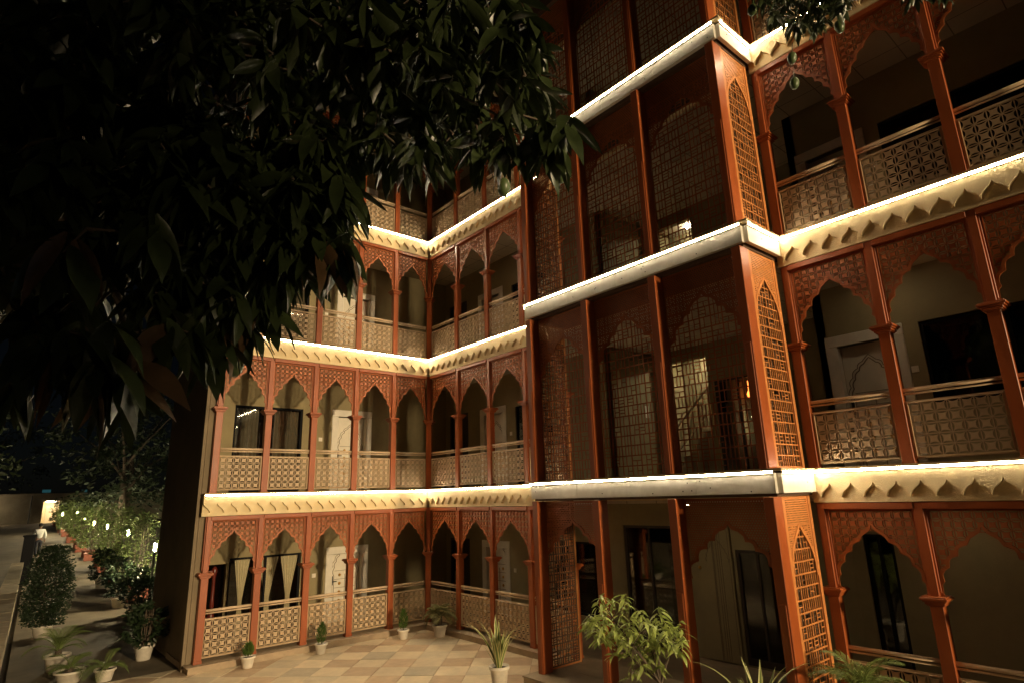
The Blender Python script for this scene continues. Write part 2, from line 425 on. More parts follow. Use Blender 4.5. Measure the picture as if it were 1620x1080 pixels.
# plinth
b = MB(); b.box(-5.02, .5, -.15, 1.6, -.2, -.03); mbobj('plinth', b, 'plinth')
b = MB(); b.box(-5.05, .0, -.17, .3, -.03, -.015); mbobj('plinth_coping', b, 'plinth')
b = MB(); b.box(-.15, .52, YP[0]+.15, -.151, -.2, -.03); mbobj('plinth', b, 'plinth')
b = MB(); b.box(-.17, .3, YP[0]+.15, -.172, -.03, -.015); mbobj('plinth_coping', b, 'plinth')
b = MB(); b.box(-1.25, 3.2, -9.2, YP[0]+.148, -.2, -.035); mbobj('entrance_step', b, 'plinth')
b = MB()
for k in range(7): b.box(-1.27+k*.36, -1.27+k*.36+.354, -9.2, YP[0]+.16, -.035, -.015)
mbobj('entrance_paving', b, 'floor')
b = MB(); b.box(-.15, 1.75, YE-.2, -9.202, -.2, -.015); mbobj('plinth', b, 'plinth')
b = MB(); b.box(-5., 1.75, .302, 1.75, -.03, -.02); b.box(.302, 1.75, YP[0]+.15, .30, -.03, -.02); mbobj('corridor_floor', b, 'floor')

# slabs and ceilings
for F in ZF[1:]+[ZT]:
    b = MB(); b.box(-4.98, 1.75, .03, 1.75, F-.34, F-.004); mbobj('floor_slab', b, 'cream')
    b = MB(); b.box(.03, 1.75, YE-.2, .028, F-.34, F-.004); mbobj('floor_slab', b, 'cream')
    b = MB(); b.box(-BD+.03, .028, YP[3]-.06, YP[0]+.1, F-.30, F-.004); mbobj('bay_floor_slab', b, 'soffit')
    b = MB(); b.box(1.752, 4.6, -9.0, -4.5, F-.34, F-.004); mbobj('lobby_floor_slab', b, 'cream')
    b = MB(); b.box(-4.9, 1.6, .10, 1.6, F-.385, F-.342); mbobj('corridor_ceiling', b, 'ceil')
    b = MB(); b.box(.10, 1.6, YE-.2, .098, F-.385, F-.342); mbobj('corridor_ceiling', b, 'ceil')
    b = MB(); b.box(1.602, 4.5, -8.9, -4.7, F-.385, F-.342); mbobj('lobby_ceiling', b, 'ceil')

# walls with openings.  axis 'A': wall on y=WD facing -y ; 'B': wall on x=WD facing -x
def wall(axis, s0, s1, z0, z1, ops, off=WD, th=.15, m='wall'):
    ops = sorted(ops); b = MB()
    def bx(a, c, za, zb):
        if c-a < .001 or zb-za < .001: return
        if axis == 'A': b.box(a, c, off, off+th, za, zb)
        else: b.box(off, off+th, a, c, za, zb)
    cur = s0
    for (a, c, za, zb) in ops:
        bx(cur, a, z0, z1); bx(a, c, z0, za); bx(a, c, zb, z1); cur = c
    bx(cur, s1, z0, z1)
    return mbobj('wall', b, m)
def door(axis, s, z, wd=.74, ht=1.86, off=WD, sw=None):
    """white carved door, centre s; leaf mesh in local coords front -y"""
    def leaf():
        b = MB(); b.box(-wd/2, wd/2, 0, .045, 0, ht); return b.mesh('leaf', bevel=.004)
    def surround():
        b = MB(); f = .17
        b.box(-wd/2-f, -wd/2, -.13, .0, 0, ht); b.box(wd/2, wd/2+f, -.13, 0, 0, ht); b.box(-wd/2-f, wd/2+f, -.13, 0, ht+.002, ht+f)
        return b.mesh('surround', bevel=.008)
    def arch():
        b = MB(); L = arch_pts(.27, .62, [(1, 0), (.97, .3), (.82, .52), (.55, .72), (.3, .86)], .2, [(.16, .93), (0, 1)])
        L = [(L[0][0], -1.0)]+L+[(L[-1][0], -1.0)]
        add_band(b, [(x, z+1.02) for x, z in L], .012, -.006, .002); 
        L2 = [(x*1.16, z*1.06+1.03 if z > -.5 else .02) for x, z in L]; add_band(b, L2, .010, -.005, .002)
        b.box(-.005, .005, -.006, .002, .05, 1.05)
        for k in range(6): b.box(-.262, .262, -.007, .002, .18+k*.19, .188+k*.19)
        return b.mesh('moulding')
    def stud():
        return MB().lathe([(0, .022), (.022, .018), (.034, .006), (.036, 0)], 10).mesh('stud', smooth=True)
    def handle():
        b = MB(); b.box(-.018, .018, -.02, 0, 0, .20); b.box(-.012, .10, -.05, -.03, .07, .09); b.box(-.012, .012, -.04, -.01, .07, .09); return b.mesh('handle')
    rz = 0 if axis == 'A' else R(-90); loc = (s, off+.11, z) if axis == 'A' else (off+.11, s, z)
    d = obj('door', cached(('leaf', wd, ht), leaf), M['white'], HB, loc, rz)
    obj('door_frame', cached(('sur', wd, ht), surround), M['stone'], d, (0, -.0, 0))
    obj('arch_moulding', cached('arch', arch), M['line'], d, (0, -.002, 0))
    sm = cached('stud', stud)
    for k in range(5):
        for sx in (-.13, .13): obj('brass_stud', sm, M['gold'], d, (sx, -.002, .275+k*.19), rot=(R(90), 0, 0))
    obj('door_handle', cached('hdl', handle), M['black'], d, (-wd/2+.05, -.002, .82))
    return (s-wd/2-.002, s+wd/2+.002, z, z+ht+.002)
def curtain_mesh(wd, ht, waves, amp, pinch=None, seed=1):
    rr = random.Random(seed); b = MB(); nx, nz = waves*6, 14
    for j in range(nz+1):
        z = ht*j/nz; t = j/nz
        sc = 1 if pinch is None else (pinch+(1-pinch)*abs((t-.42)/.58 if t > .42 else (.42-t)/.42*.35)**1.1)
        for i in range(nx+1):
            u = i/nx; b.v.append(((u-.5)*wd*sc, amp*math.sin(u*waves*2*math.pi+.6*math.sin(3*t+u*5)), z))
    for j in range(nz):
        for i in range(nx):
            a = j*(nx+1)+i; b.f.append((a, a+1, a+nx+2, a+nx+1))
    return b.mesh('curtain', smooth=True)
def window(axis, s0, s1, z0, z1, off=WD, kind='drape', seed=1, room=True):
    wd = s1-s0; c = (s0+s1)/2; ht = z1-z0; rz = 0 if axis == 'A' else R(-90); loc = (c, off, z0) if axis == 'A' else (off, c, z0)
    b = MB(); t = .045
    b.box(-wd/2, -wd/2+t, .03, .09, 0, ht); b.box(wd/2-t, wd/2, .03, .09, 0, ht); b.box(-wd/2+t, wd/2-t, .03, .09, 0, t); b.box(-wd/2+t, wd/2-t, .03, .09, ht-t, ht); b.box(-.02, .02, .032, .088, t, ht-t)
    f = obj('window', b.mesh('window_frame'), M['black'], HB, loc, rz)
    for k in (0, 1):
        g = MB(); x0 = -wd/2+t if k == 0 else .02; x1 = -.02 if k == 0 else wd/2-t; g.box(x0, x1, .055, .063, t, ht-t); obj('pane', g.mesh(), M['glass'], f)
    if kind == 'drape':
        for x, ww in ((-wd*.30, wd*.36), (wd*.30, wd*.38)): obj('curtain', curtain_mesh(ww, ht-.06, 6, .02, None, seed), M['drape'], f, (x, .2, .02))
    elif kind == 'sheer':
        for x, ww in ((-wd*.30, .34), (wd*.06, .46), (wd*.36, .42)): obj('curtain', curtain_mesh(ww, ht-.04, 5, .016, .22, seed), M['sheer'], f, (x, .13, .02))
    # room behind: five-sided box
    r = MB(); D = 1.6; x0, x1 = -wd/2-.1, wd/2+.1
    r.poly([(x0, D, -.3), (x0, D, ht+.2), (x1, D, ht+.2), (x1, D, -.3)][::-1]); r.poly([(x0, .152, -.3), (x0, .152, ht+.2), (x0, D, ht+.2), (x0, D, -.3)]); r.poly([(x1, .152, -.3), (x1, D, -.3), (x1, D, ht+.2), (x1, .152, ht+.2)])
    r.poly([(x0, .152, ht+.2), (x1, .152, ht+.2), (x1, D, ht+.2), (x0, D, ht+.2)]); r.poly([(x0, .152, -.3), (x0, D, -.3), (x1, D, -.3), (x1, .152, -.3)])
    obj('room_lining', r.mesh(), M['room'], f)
    return (s0, s1, z0, z1)
def switch(axis, s, z, off=WD):
    b = MB(); b.box(-.045, .045, -.012, -.001, -.045, .045); b.box(-.03, -.004, -.017, -.012, -.03, .03); b.box(.004, .03, -.017, -.012, -.03, .03)
    obj('light_switch', cached('switch', lambda: b.mesh(bevel=.003)), M['white'], HB, (s, off, z) if axis == 'A' else (off, s, z), 0 if axis == 'A' else R(-90))
def dark_door(axis, s, z, wd, ht, off=WD):
    b = MB(); b.box(-wd/2, wd/2, .06, .10, 0, ht); rz = 0 if axis == 'A' else R(-90); loc = (s, off, z) if axis == 'A' else (off, s, z)
    d = obj('dark_door', b.mesh(), M['dark'], HB, loc, rz)
    f = MB(); f.box(-wd/2-.06, -wd/2, -.015, .1, 0, ht); f.box(wd/2, wd/2+.06, -.015, .1, 0, ht); f.box(-wd/2-.06, wd/2+.06, -.015, .1, ht+.002, ht+.06); obj('door_frame', f.mesh(), M['dark'], d)
    h = MB(); h.box(-wd/2+.05, -wd/2+.075, .02, .045, .85, 1.15); h.box(-wd/2+.055, -wd/2+.07, .04, .062, .88, .9); h.box(-wd/2+.055, -wd/2+.07, .04, .062, 1.1, 1.12); obj('door_handle', h.mesh(), M['black'], d)
    for k in (0, 1):
        q = MB(); q.box(-wd/2+.1, wd/2-.1, .052, .062, .15+k*.9, .9+k*.9); obj('door_panel', q.mesh(bevel=.004), M['dark'], d)
    return (s-wd/2-.055, s+wd/2+.055, z, z+ht+.055)
def glass_door(axis, s0, s1, z, ht, off, redlamp=False):
    wd = s1-s0; c = (s0+s1)/2; b = MB(); t = .05
    b.box(-wd/2, -wd/2+t, .02, .08, 0, ht); b.box(wd/2-t, wd/2, .02, .08, 0, ht); b.box(-wd/2+t, wd/2-t, .02, .08, ht-t, ht); b.box(-wd/2+t, wd/2-t, .02, .08, 0, .1); b.box(-.02, .02, .022, .078, .1, ht-t)
    f = obj('glass_door', b.mesh(), M['dark'], HB, (c, off, z) if axis == 'A' else (off, c, z), 0 if axis == 'A' else R(-90))
    g = MB(); g.box(-wd/2+t, -.02, .045, .053, .1, ht-t); g.box(.02, wd/2-t, .045, .053, .1, ht-t); obj('pane', g.mesh(), M['glass'], f)
    r = MB(); D = 1.5; x0, x1 = -wd/2-.05, wd/2+.05
    r.poly([(x0, D, 0), (x1, D, 0), (x1, D, ht+.1), (x0, D, ht+.1)]); r.poly([(x0, .152, 0), (x0, .152, ht+.1), (x0, D, ht+.1), (x0, D, 0)]); r.poly([(x1, .152, 0), (x1, D, 0), (x1, D, ht+.1), (x1, .152, ht+.1)]); r.poly([(x0, .152, ht+.1), (x1, .152, ht+.1), (x1, D, ht+.1), (x0, D, ht+.1)]); r.poly([(x0, .152, 0), (x0, D, 0), (x1, D, 0), (x1, .152, 0)])
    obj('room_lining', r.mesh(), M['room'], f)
    if redlamp:
        obj('hanging_lamp', MB().lathe([(0, -.07), (.03, -.05), (.045, 0), (.03, .05), (.008, .075), (.008, ht-1.72)], 12).mesh(smooth=True), M['redlamp'], f, (-.02, .5, 1.68))
        for k, (dx, dz) in enumerate(((.0, 1.32), (-.02, 1.22), (.03, 1.14), (-.015, 1.14), (.0, 1.02), (.01, .95), (.015, .9))):  # glowing beads stand in for lights reflected in the glass
            obj('reflected_light', cached('reflected_bead', lambda: MB().lathe([(0, -.01), (.009, -.006), (.011, 0), (.008, .007), (0, .011)], 8).mesh(smooth=True)), M['tube'], f, (dx, .5, dz))
    return (s0, s1, z, z+ht)

for fl in range(4):
    z = ZF[fl]; zt = (ZF+[ZT])[fl+1]-.385; dh = 1.52 if fl == 0 else 1.86
    opsA = [door('A', -1.28, z+.005, ht=dh+.0)]
    if fl == 0:
        opsA.append(window('A', -3.98, -2.42, .02, 1.62, kind='sheer', seed=3)); opsA.append((-4.5, -4.03, -.01, 1.52))
        r = MB(); x0, x1, y0, D = -4.62, -4.0, WD+.152, WD+1.3
        r.poly([(x0, D, -.02), (x1, D, -.02), (x1, D, 1.7), (x0, D, 1.7)]); r.poly([(x0, y0, -.02), (x0, D, -.02), (x0, D, 1.7), (x0, y0, 1.7)]); r.poly([(x1, y0, -.02), (x1, y0, 1.7), (x1, D, 1.7), (x1, D, -.02)]); r.poly([(x0, y0, -.012), (x1, y0, -.012), (x1, D, -.012), (x0, D, -.012)]); r.poly([(x0, y0, 1.7), (x0, D, 1.7), (x1, D, 1.7), (x1, y0, 1.7)])
        mbobj('alcove_lining', r, 'floor')
    else: opsA.append(window('A', -4.12, -2.56, z+.05, z+1.99, kind='drape', seed=fl))
    wall('A', -4.98, 1.6, z-.03, zt, opsA); switch('A', -2.1, z+(1.1 if fl == 0 else 1.28))
    opsB = [door('B', -.56, z+.005, ht=dh), dark_door('B', .95, z+.005, .72, dh+.12)]
    if fl: opsB.append(window('B', -2.75, -1.46, z+.05, z+1.95, kind='drape', seed=8))
    else: opsB.append(window('B', -3.9, -2.6, .3, 1.75, kind='drape', seed=9))
    wall('B', -4.6, 1.75, z-.03, zt, opsB); switch('B', -1.28, z+(1.05 if fl == 0 else 1.3))
    opsR = []
    if fl: opsR = [door('B', -9.5, z+.005, ht=1.86), window('B', -12.2, -10.24, z+.85, z+2.0, kind='none')]; switch('B', -10.1, z+1.35)
    else: opsR = [window('B', -9.42, -9.03, .05, 2.05, kind='none'), window('B', -13.2, -11.9, .4, 1.8, kind='none')]
    wall('B', YE-.2, -8.85, z-.03, zt, opsR)
    if fl == 0:
        ops = [glass_door('B', -5.82, -4.62, -.012, 2.12, WD), glass_door('B', -7.72, -7.0, -.012, 1.76, WD)]
        wall('B', -8.848, -4.602, z-.03, zt, ops)
        b = MB(); b.box(-.33, .33, 0, .05, 0, 2.15)
        e = obj('entrance_panel', b.mesh(bevel=.004), M['wall'], HB, (WD-.06, -6.62, -.012), R(-90))
        b = MB()
        for x in (-.02, .0, .06, .10, .14, .29): b.box(x-.004, x+.004, -.006, .0, .02, 2.1)
        add_band(b, [(x+.06, zz+1.55) for x, zz in arch_pts(.2, .4, **WING)], .008, -.006, 0); obj('moulding', b.mesh(), M['line'], e)
        obj('door_knob', MB().lathe([(0, .06), (.02, .055), (.028, .04), (.015, .02), (.012, 0)], 12).mesh(smooth=True), M['gold'], e, (-.27, 0, 1.45), rot=(R(90), 0, 0))
    else:
        mbobj('lobby_wall', MB().box(WD, 4.5, -8.998, -8.852, z-.004, zt), 'wall'); mbobj('lobby_wall', MB().box(WD, 4.5, -4.598, -4.452, z-.004, zt), 'wall')
        ops = [(-5.95, -4.75, z, z+2.55), glass_door('B', -7.07, -6.08, z+.002, 2.0, 3.1, redlamp=(fl == 1))]
        wall('B', -8.85, -4.6, z-.004, zt, ops, off=3.1)
        b = MB(); b.box(4.3, 4.45, -6.4, -4.6, z-.004, zt); b.box(3.25, 4.3, -6.4, -6.25, z-.004, zt); mbobj('stairwell_wall', b, 'wall')
        # stair flight rising towards -y in the stairwell
        b = MB()
        for k in range(9): b.box(3.35, 4.28, -4.62-.19*k, -4.62-.19*(k+1), z+.0, z+.17*(k+1)-.0)
        mbobj('stair', b, 'floor')
        b = MB(); b.tube([(3.3, -4.62, z+.85), (3.3, -5.9, z+2.0)], .022); b.tube([(3.3, -4.62, z+.35), (3.3, -5.9, z+1.5)], .014)
        for k in range(5): b.tube([(3.3, -4.7-.28*k, z+.1+.25*k), (3.3, -4.7-.28*k, z+.9+.25*k)], .012)
        mbobj('stair_rail', b, 'rail')
        b = MB(); b.box(3.9, 4.0, -5.9, -5.3, zt-.06, zt-.002); obj('assumed_stair_lamp', b.mesh(), M['tube'], HB)  # assumed lamp, inferred from the glow in the stairwell
        b = MB(); b.box(-.06, .06, -.012, -.002, -.13, .13); q = obj('wall_plaque', b.mesh(bevel=.01), M['white'], HB, (1.62+1.1, -4.602, z+1.5))
# exterior of wing A end, rear and roof
b = MB(); b.box(-5.0, -4.85, .14, 3.5, -.2, ZT); mbobj('end_wall', b, 'outer')
b = MB(); b.box(-5.06, -5.002, .16, .30, -.2, ZT); mbobj('corner_pilaster', b, 'outer')
b = MB(); b.box(-4.848, 5, 3.35, 3.5, -.2, ZT); b.box(4.85, 5, YE-.2, 3.348, -.2, ZT); mbobj('rear_wall', b, 'outer')
mbobj('end_wall', MB().box(.0, 5, YE-.36, YE-.202, -.2, ZT), 'outer')  # unseen wall, added to stop the floodlight shining along the corridor
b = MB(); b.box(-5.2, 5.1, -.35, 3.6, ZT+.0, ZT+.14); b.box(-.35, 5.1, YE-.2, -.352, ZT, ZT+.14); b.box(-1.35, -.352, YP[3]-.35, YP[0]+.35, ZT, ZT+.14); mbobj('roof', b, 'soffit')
for (x0, x1, y0, y1) in ((-1.42, -1.34, YP[3]-.4, YP[0]+.4),): mbobj('roof_edge_beam', MB().box(x0, x1, y0, y1, ZT-.14, ZT+.16), 'wood')

# ----- posts
def post_mesh(h, cap, w=.128, w2=.088):
    b = MB(); b.box(-w/2, w/2, 0, w, 0, cap); b.box(-w2/2, w2/2, .02, .02+w2, cap+.002, h)
    b.box(-w/2-.008, w/2+.008, -.008, w+.008, 0, .05); b.box(-w2/2-.02, -w2/2-.002, .05, .075, cap+.06, h); b.box(w2/2+.002, w2/2+.02, .05, .075, cap+.06, h)
    return b.mesh('post', bevel=.004)
def cap_mesh(w=.128):
    b = MB()
    for z0, z1, e in ((-.075, -.055, .018), (-.062, -.034, .032), (-.032, -.016, .05), (-.014, .012, .068), (.012, .026, .055)): b.box(-w/2-e, w/2+e, -e, w+e, z0, z1)
    return b.mesh('capital', bevel=.003)
def post(x, y, fl, rz):
    z = ZF[fl]; h = ((ZF+[ZT])[fl+1]-.405-.001)-z; cap = 1.515 if fl == 0 else 1.66
    p = obj('column', cached(('post', fl == 0), lambda: post_mesh(h, cap)), M['wood'], HB, (x, y, z), rz)
    obj('capital', cached('cap', cap_mesh), M['wood'], p, (0, 0, cap))
def rail_mesh(w):
    b = MB(); b.tube([(-w/2, 0, 0), (w/2, 0, 0)], .024, 10); b.tube([(-w/2, 0, -.047), (w/2, 0, -.047)], .013, 8); return b.mesh('rail', smooth=True)
def span(x, y, w, fl, rz, rail=True, arch=True):
    """one opening centred at x,y: fret panel, handrail, arch screen, head beam"""
    z = ZF[fl]; nx_, ny_ = (-math.sin(rz), math.cos(rz)) if True else 0
    inn = lambda d: (x+nx_*d, y+ny_*d)
    pw = w-.128-.012
    if rail:
        obj('railing_panel', cached(('panel', round(pw, 2)), lambda: panel_mesh(pw, .665)), M['tan'], HB, (*inn(.035), z+.075), rz)
        obj('handrail', cached(('rail', round(w, 2)), lambda: rail_mesh(w-.126)), M['rail'], HB, (*inn(.06), z+.872), rz)
    cap = 1.515 if fl == 0 else 1.66; top = (ZF+[ZT])[fl+1]-.405-.075-z
    aw = w-.088-.044
    if arch: obj('arch_screen', cached(('arch', round(aw, 2), fl == 0), lambda: arch_screen_mesh(aw, top-cap-.03, (top-cap-.03)*.80)), M['screen'], HB, (*inn(.065), z+cap+.03), rz)
    obj('head_beam', cached(('beam', round(w, 2)), lambda: MB().box(-w/2+.046, w/2-.046, .005, .11, 0, .073).mesh(bevel=.004)), M['wood'], HB, (*inn(0), z+top+.001), rz)
for fl in range(4):
    for i, x in enumerate(XA):
        if i: post(x+.0 if i < 5 else x+.02, 0, fl, 0)
    post(.0, .0, fl, R(-45))
    for i in range(5): span((XA[i]+XA[i+1])/2, 0, .972, fl, 0)
    for i, y in enumerate(YB):
        if i: post(0, y if i < 4 else y+.1, fl, R(-90))
    for i in range(4): span(0, (YB[i]+YB[i+1])/2, 1.2, fl, R(-90))
    for i, y in enumerate(YR): post(0, y, fl, R(-90))
    for i in range(5): span(0, (YR[i]+YR[i+1])/2, 1.085, fl, R(-90))

# ----- fascias with scalloped edge and light strip
def tooth(p, n=7):
    # half outline of an ogee lobe hanging down: from notch top (0) to point (p/2)
    return [(0, 0), (.008, -.022), (.026, -.05), (.055, -.074), (.085, -.098), (.106, -.128), (.116, -.15), (.12, -.172)]
def fascia_mesh(L, teeth=True, hgt=.40, pitch=.245):
    """local x along run 0..L, front -y, z=0 at slab top"""
    b = MB(); b.box(0, L, -.004, .03, -hgt, -.031); me1 = b
    n = max(1, round(L/pitch)); p = L/n; pts = []
    T = [(t[0]/.12*p/2, t[1]) for t in tooth(p)]; base = -.165
    b2 = MB()
    for i in range(n):
        # lobe between notch i*p and (i+1)*p: from notch top down to the point at the centre
        xl = i*p; outline = [(xl+x, base+z) for x, z in T]+[(xl+p-x, base+z) for x, z in T[::-1]][1:]
        top = [(x, -.033) for x, _ in outline]
        for k in range(len(outline)-1):
            A, Bq, Cq, D = outline[k], outline[k+1], top[k+1], top[k]
            b2.poly([(A[0], -.062, A[1]), (Bq[0], -.062, Bq[1]), (Cq[0], -.062, Cq[1]), (D[0], -.062, D[1])])
            b2.poly([(A[0], -.0045, A[1]), (Bq[0], -.0045, Bq[1]), (Bq[0], -.062, Bq[1]), (A[0], -.062, A[1])])
    return b.mesh('fascia'), b2.mesh('scallops')
def fascia(x, y, L, F, rz):
    a, s = cached(('fascia', round(L, 2)), lambda: fascia_mesh(L))
    f = obj('fascia', a, M['cream'], HB, (x, y, F), rz); obj('scalloped_board', s, M['cream'], f)
    obj('drip_ledge', cached(('ledge', round(L, 2)), lambda: MB().box(0, L, -.087, .06, -.004, .024).box(.01, L-.01, -.0715, -.064, -.038, -.0045).mesh(bevel=.002)), M['ledge'], f)
    obj('light_strip', cached(('led', round(L, 2)), lambda: led_mesh(L)), M['led'], f)
def led_mesh(L):
    return MB().box(.02, L-.02, -.078, -.072, -.029, -.005).mesh('led')
def band(x, y, L, F, rz):
    def mk():
        b = MB(); n = max(1, round(L/1.1)); p = L/n
        for i in range(n): b.box(i*p+.001, (i+1)*p-.001, -.06-.001*(i % 2), .0, -.265, -.03)
        return b.mesh('band', bevel=.003)
    f = obj('metal_band', cached(('band', round(L, 2)), mk), M['band'], HB, (x, y, F), rz)
    obj('drip_ledge', cached(('bledge', round(L, 2)), lambda: MB().box(-.04 if rz == R(-90) else 0, L+(.11 if rz == R(-90) else -.002), -.092, .04, -.004, .026).box(.01, L-.01, -.0755, -.063, -.038, -.0045).mesh(bevel=.002)), M['ledge'], f)
    obj('light_strip', cached(('bled', round(L, 2)), lambda: MB().box(.01, L-.01, -.082, -.076, -.029, -.005).mesh('led')), M['led'], f)
    sc = cached('screwhead', lambda: MB().lathe([(0, .004), (.008, .003), (.009, 0)], 8).mesh())
    rs = random.Random(int(L*100)+int(F*10))
    for k in range(int(L*2.2)): obj('screw', sc, M['black'], f, (rs.uniform(.1, L-.1), -.0605, rs.uniform(-.24, -.08)), rot=(R(90), 0, 0))
for F in ZF[1:]:
    fascia(-5.0, 0, 5.0-.05, F, 0)                       # wing A, local +x = world +x
    fascia(0, -.05, 4.8-.05-.12, F, R(-90))                   # wing B
    fascia(0, Y2, abs(YE-Y2), F, R(-90))                 # right part
    # corner filler board
    band(-BD, YP[0]+.10, abs(YP[3]-YP[0])+.20, F, R(-90))
    band(-BD+.0, YP[3]-.10, BD-.06, F, 0)
    band(.0-.06, YP[0]+.10, BD-.06, F, R(180))

# ----- projecting bay
def bay_post(x, y, fl):
    z = ZF[fl]; h = (ZF+[ZT])[fl+1]-.305-z
    def mk():
        b = MB(); b.box(-.065, .065, -.10, .10, 0, h); b.box(-.045, .045, -.112, -.1005, 0, h*.55); return b.mesh('bay_post', bevel=.005)
    obj('bay_post', cached(('bp', fl == 0), mk), M['wood'], HB, (x, y, z), R(-90))
for fl in range(4):
    z = ZF[fl]; top = (ZF+[ZT])[fl+1]-.30; H = top-z
    for y in YP: bay_post(-BD+.02, y, fl)
    for k in range(3):
        yc = (YP[k]+YP[k+1])/2; wd = 1.38-.13-.01
        if fl == 0 and k == 1: continue
        spring = 1.62 if fl == 0 else 1.62; hh = H-spring-.01
        obj('transom_screen', cached(('perf', round(wd, 2), round(hh, 1)), lambda: perf_mesh(wd, hh, hh*.68, BAYA)), M['screen'], HB, (-BD+.11, yc, z+spring), R(-90))
        if fl: obj('lattice_screen', cached(('lat', k, fl % 2), lambda: lattice_mesh(wd, 2.55, 11+k+3*(fl % 2))), M['screen'], HB, (-BD+.135, yc, z+.03), R(-90))
    for side in (0, 1):
        yc = YP[3]-.055 if side == 0 else YP[0]+.055; rz = 0 if side == 0 else R(180); wd = BD-.10-.2; xc = -BD/2+.02
        hh = .95; spr = H-hh-.01
        b = None
        def fr():
            q = MB(); q.box(-wd/2-.09, -wd/2, -.01, .03, 0, H-.01); q.box(wd/2, wd/2+.06, -.01, .03, 0, H-.01); q.box(-wd/2, wd/2, -.008, .028, 0, .05); return q.mesh(bevel=.003)
        sp = obj('side_screen', cached(('sfr', fl == 0), fr), M['ochre'], HB, (xc, yc, z), rz)
        obj('perforated_head', cached(('sperf', round(hh, 2)), lambda: perf_mesh(wd, hh, hh*.62, SIDE, p=.033, band=.04)), M['ochre'], sp, (0, .0, spr))
        obj('lattice_screen', cached(('slat', fl == 0), lambda: lattice_mesh(wd, H-.40, 5, .17)), M['ochre'], sp, (0, .018, .05))
        obj('lattice_screen', cached(('slat2', fl == 0), lambda: lattice_mesh(wd, H-.40, 6, .13)), M['soffit'], sp, (0, .06, .05))

# ------------------------------------------------------------------ lamps that light the court: assumed floodlight on an unseen mast, inferred from lit faces
def floodlight(loc, heads, label):
    t = thing('floodlight', label, 'floodlight', (loc[0], loc[1], -.13))
    obj('mast', MB().tube([(0, 0, 0), (0, 0, loc[2]+.13)], .045, 10).box(-.2, .2, -.2, .2, 0, .02).mesh(), M['housing'], t)
    obj('crossarm', MB().box(-.5, .5, -.03, .03, loc[2]+.06, loc[2]+.12).mesh(), M['housing'], t)
    for k, (target, power, col, size, blend, soft) in enumerate(heads):
        P = Vector((loc[0]+.7*k, loc[1]+.22, loc[2]+.3)); d = (Vector(target)-P).normalized(); q = d.to_track_quat('-Y', 'Z'); lp = P-Vector((loc[0], loc[1], -.13))
        hd = obj('housing', MB().box(-.2, .2, .06, .14, -.14, .14).box(-.21, .21, .0, .0595, -.15, -.135).box(-.21, .21, .0, .0595, .135, .15).mesh(bevel=.004), M['housing'], t, lp); hd.rotation_mode = 'QUATERNION'; hd.rotation_quaternion = q
        obj('bracket', MB().box(-.24, -.215, -.2, .05, -.2, -.01).box(.215, .24, -.2, .05, -.2, -.01).box(-.24, .24, -.22, .05, -.215, -.2).mesh(), M['housing'], t, lp)
        ld = bpy.data.lights.new('assumed_flood_beam', 'SPOT'); ld.energy = power; ld.color = col; ld.spot_size = size; ld.spot_blend = blend; ld.shadow_soft_size = soft
        lo = bpy.data.objects.new('assumed_flood_beam', ld); COL.objects.link(lo); lo.parent = t; lo.location = lp; lo.rotation_mode = 'QUATERNION'; lo.rotation_quaternion = d.to_track_quat('-Z', 'Y')
    return t
FLC = (1, .75, .43)
floodlight((-2.0, -45, 7.5), [((-1.6, 0, 3.9), 56000, FLC, R(19.5), .45, 1.0)], 'assumed grey floodlight on an unseen mast facing the gallery corner')

# ------------------------------------------------------------------ leaves
def leaf_local(wd=.26, droop=.18, fold=.25, n=6, wav=0):
    v, f = [], []
    for i in range(n+1):
        t = i/n; w_ = wd*.5*math.sin(math.pi*min(1, (t*.97+.03))**.85)*(1.05-.15*t); z = -droop*t*t; up = fold*w_
        wv = wav*math.sin(t*9)
        v += [(t, -w_, z+up+wv), (t, 0, z), (t, w_, z+up-wv)]
    for i in range(n):
        a = i*3; f += [(a, a+3, a+4, a+1), (a+1, a+4, a+5, a+2)]
    return v, f
def leaf_mesh(m, **k):
    v, f = leaf_local(**k); me = bpy.data.meshes.new('leaf'); me.from_pydata(v, [], f)
    for p in me.polygons: p.use_smooth = True
    me.materials.append(m); return me
def leaf_matrix(pos, d, length, roll, wscale=1):
    d = Vector(d).normalized(); up = Vector((0, 0, 1)) if abs(d.z) < .97 else Vector((1, 0, 0))
    y = up.cross(d).normalized(); z = d.cross(y); q = Matrix.Rotation(roll, 3, d); y = q @ y; z = q @ z
    m = Matrix((d*length, y*length*wscale, z*length)).transposed().to_4x4(); m.translation = pos; return m
def join_leaves(name, mats, m, parent, local):
    lv, lf = local; V, F = [], []
    for M4 in mats:
        b = len(V); V += [tuple(M4 @ Vector(p)) for p in lv]; F += [tuple(i+b for i in f) for f in lf]
    me = bpy.data.meshes.new(name); me.from_pydata(V, [], F)
    for p in me.polygons: p.use_smooth = True
    return stuff(obj(name, me, m, parent))
def to_px(P):
    d = Vector(P)-CAM; z = d.dot(FWD); return (810+FPX*d.dot(RGT)/z, 540-FPX*d.dot(UPV)/z, z)
def whorl(rng, tip, n, ln, droop, axis=(0, 0, -1)):
    out = []; a0 = rng.uniform(0, 6.28)
    for k in range(n):
        a = a0+k*2.4+rng.uniform(-.3, .3); dz = -rng.uniform(*droop)
        d = Vector((math.cos(a), math.sin(a), dz))+Vector(axis)*.15
        p = Vector(tip)+Vector((rng.uniform(-.03, .03), rng.uniform(-.03, .03), rng.uniform(-.02, .07)))
        out.append(leaf_matrix(p, d, ln*rng.uniform(.65, 1.15), rng.uniform(-.7, .7), rng.uniform(.8, 1.2)))
    return out

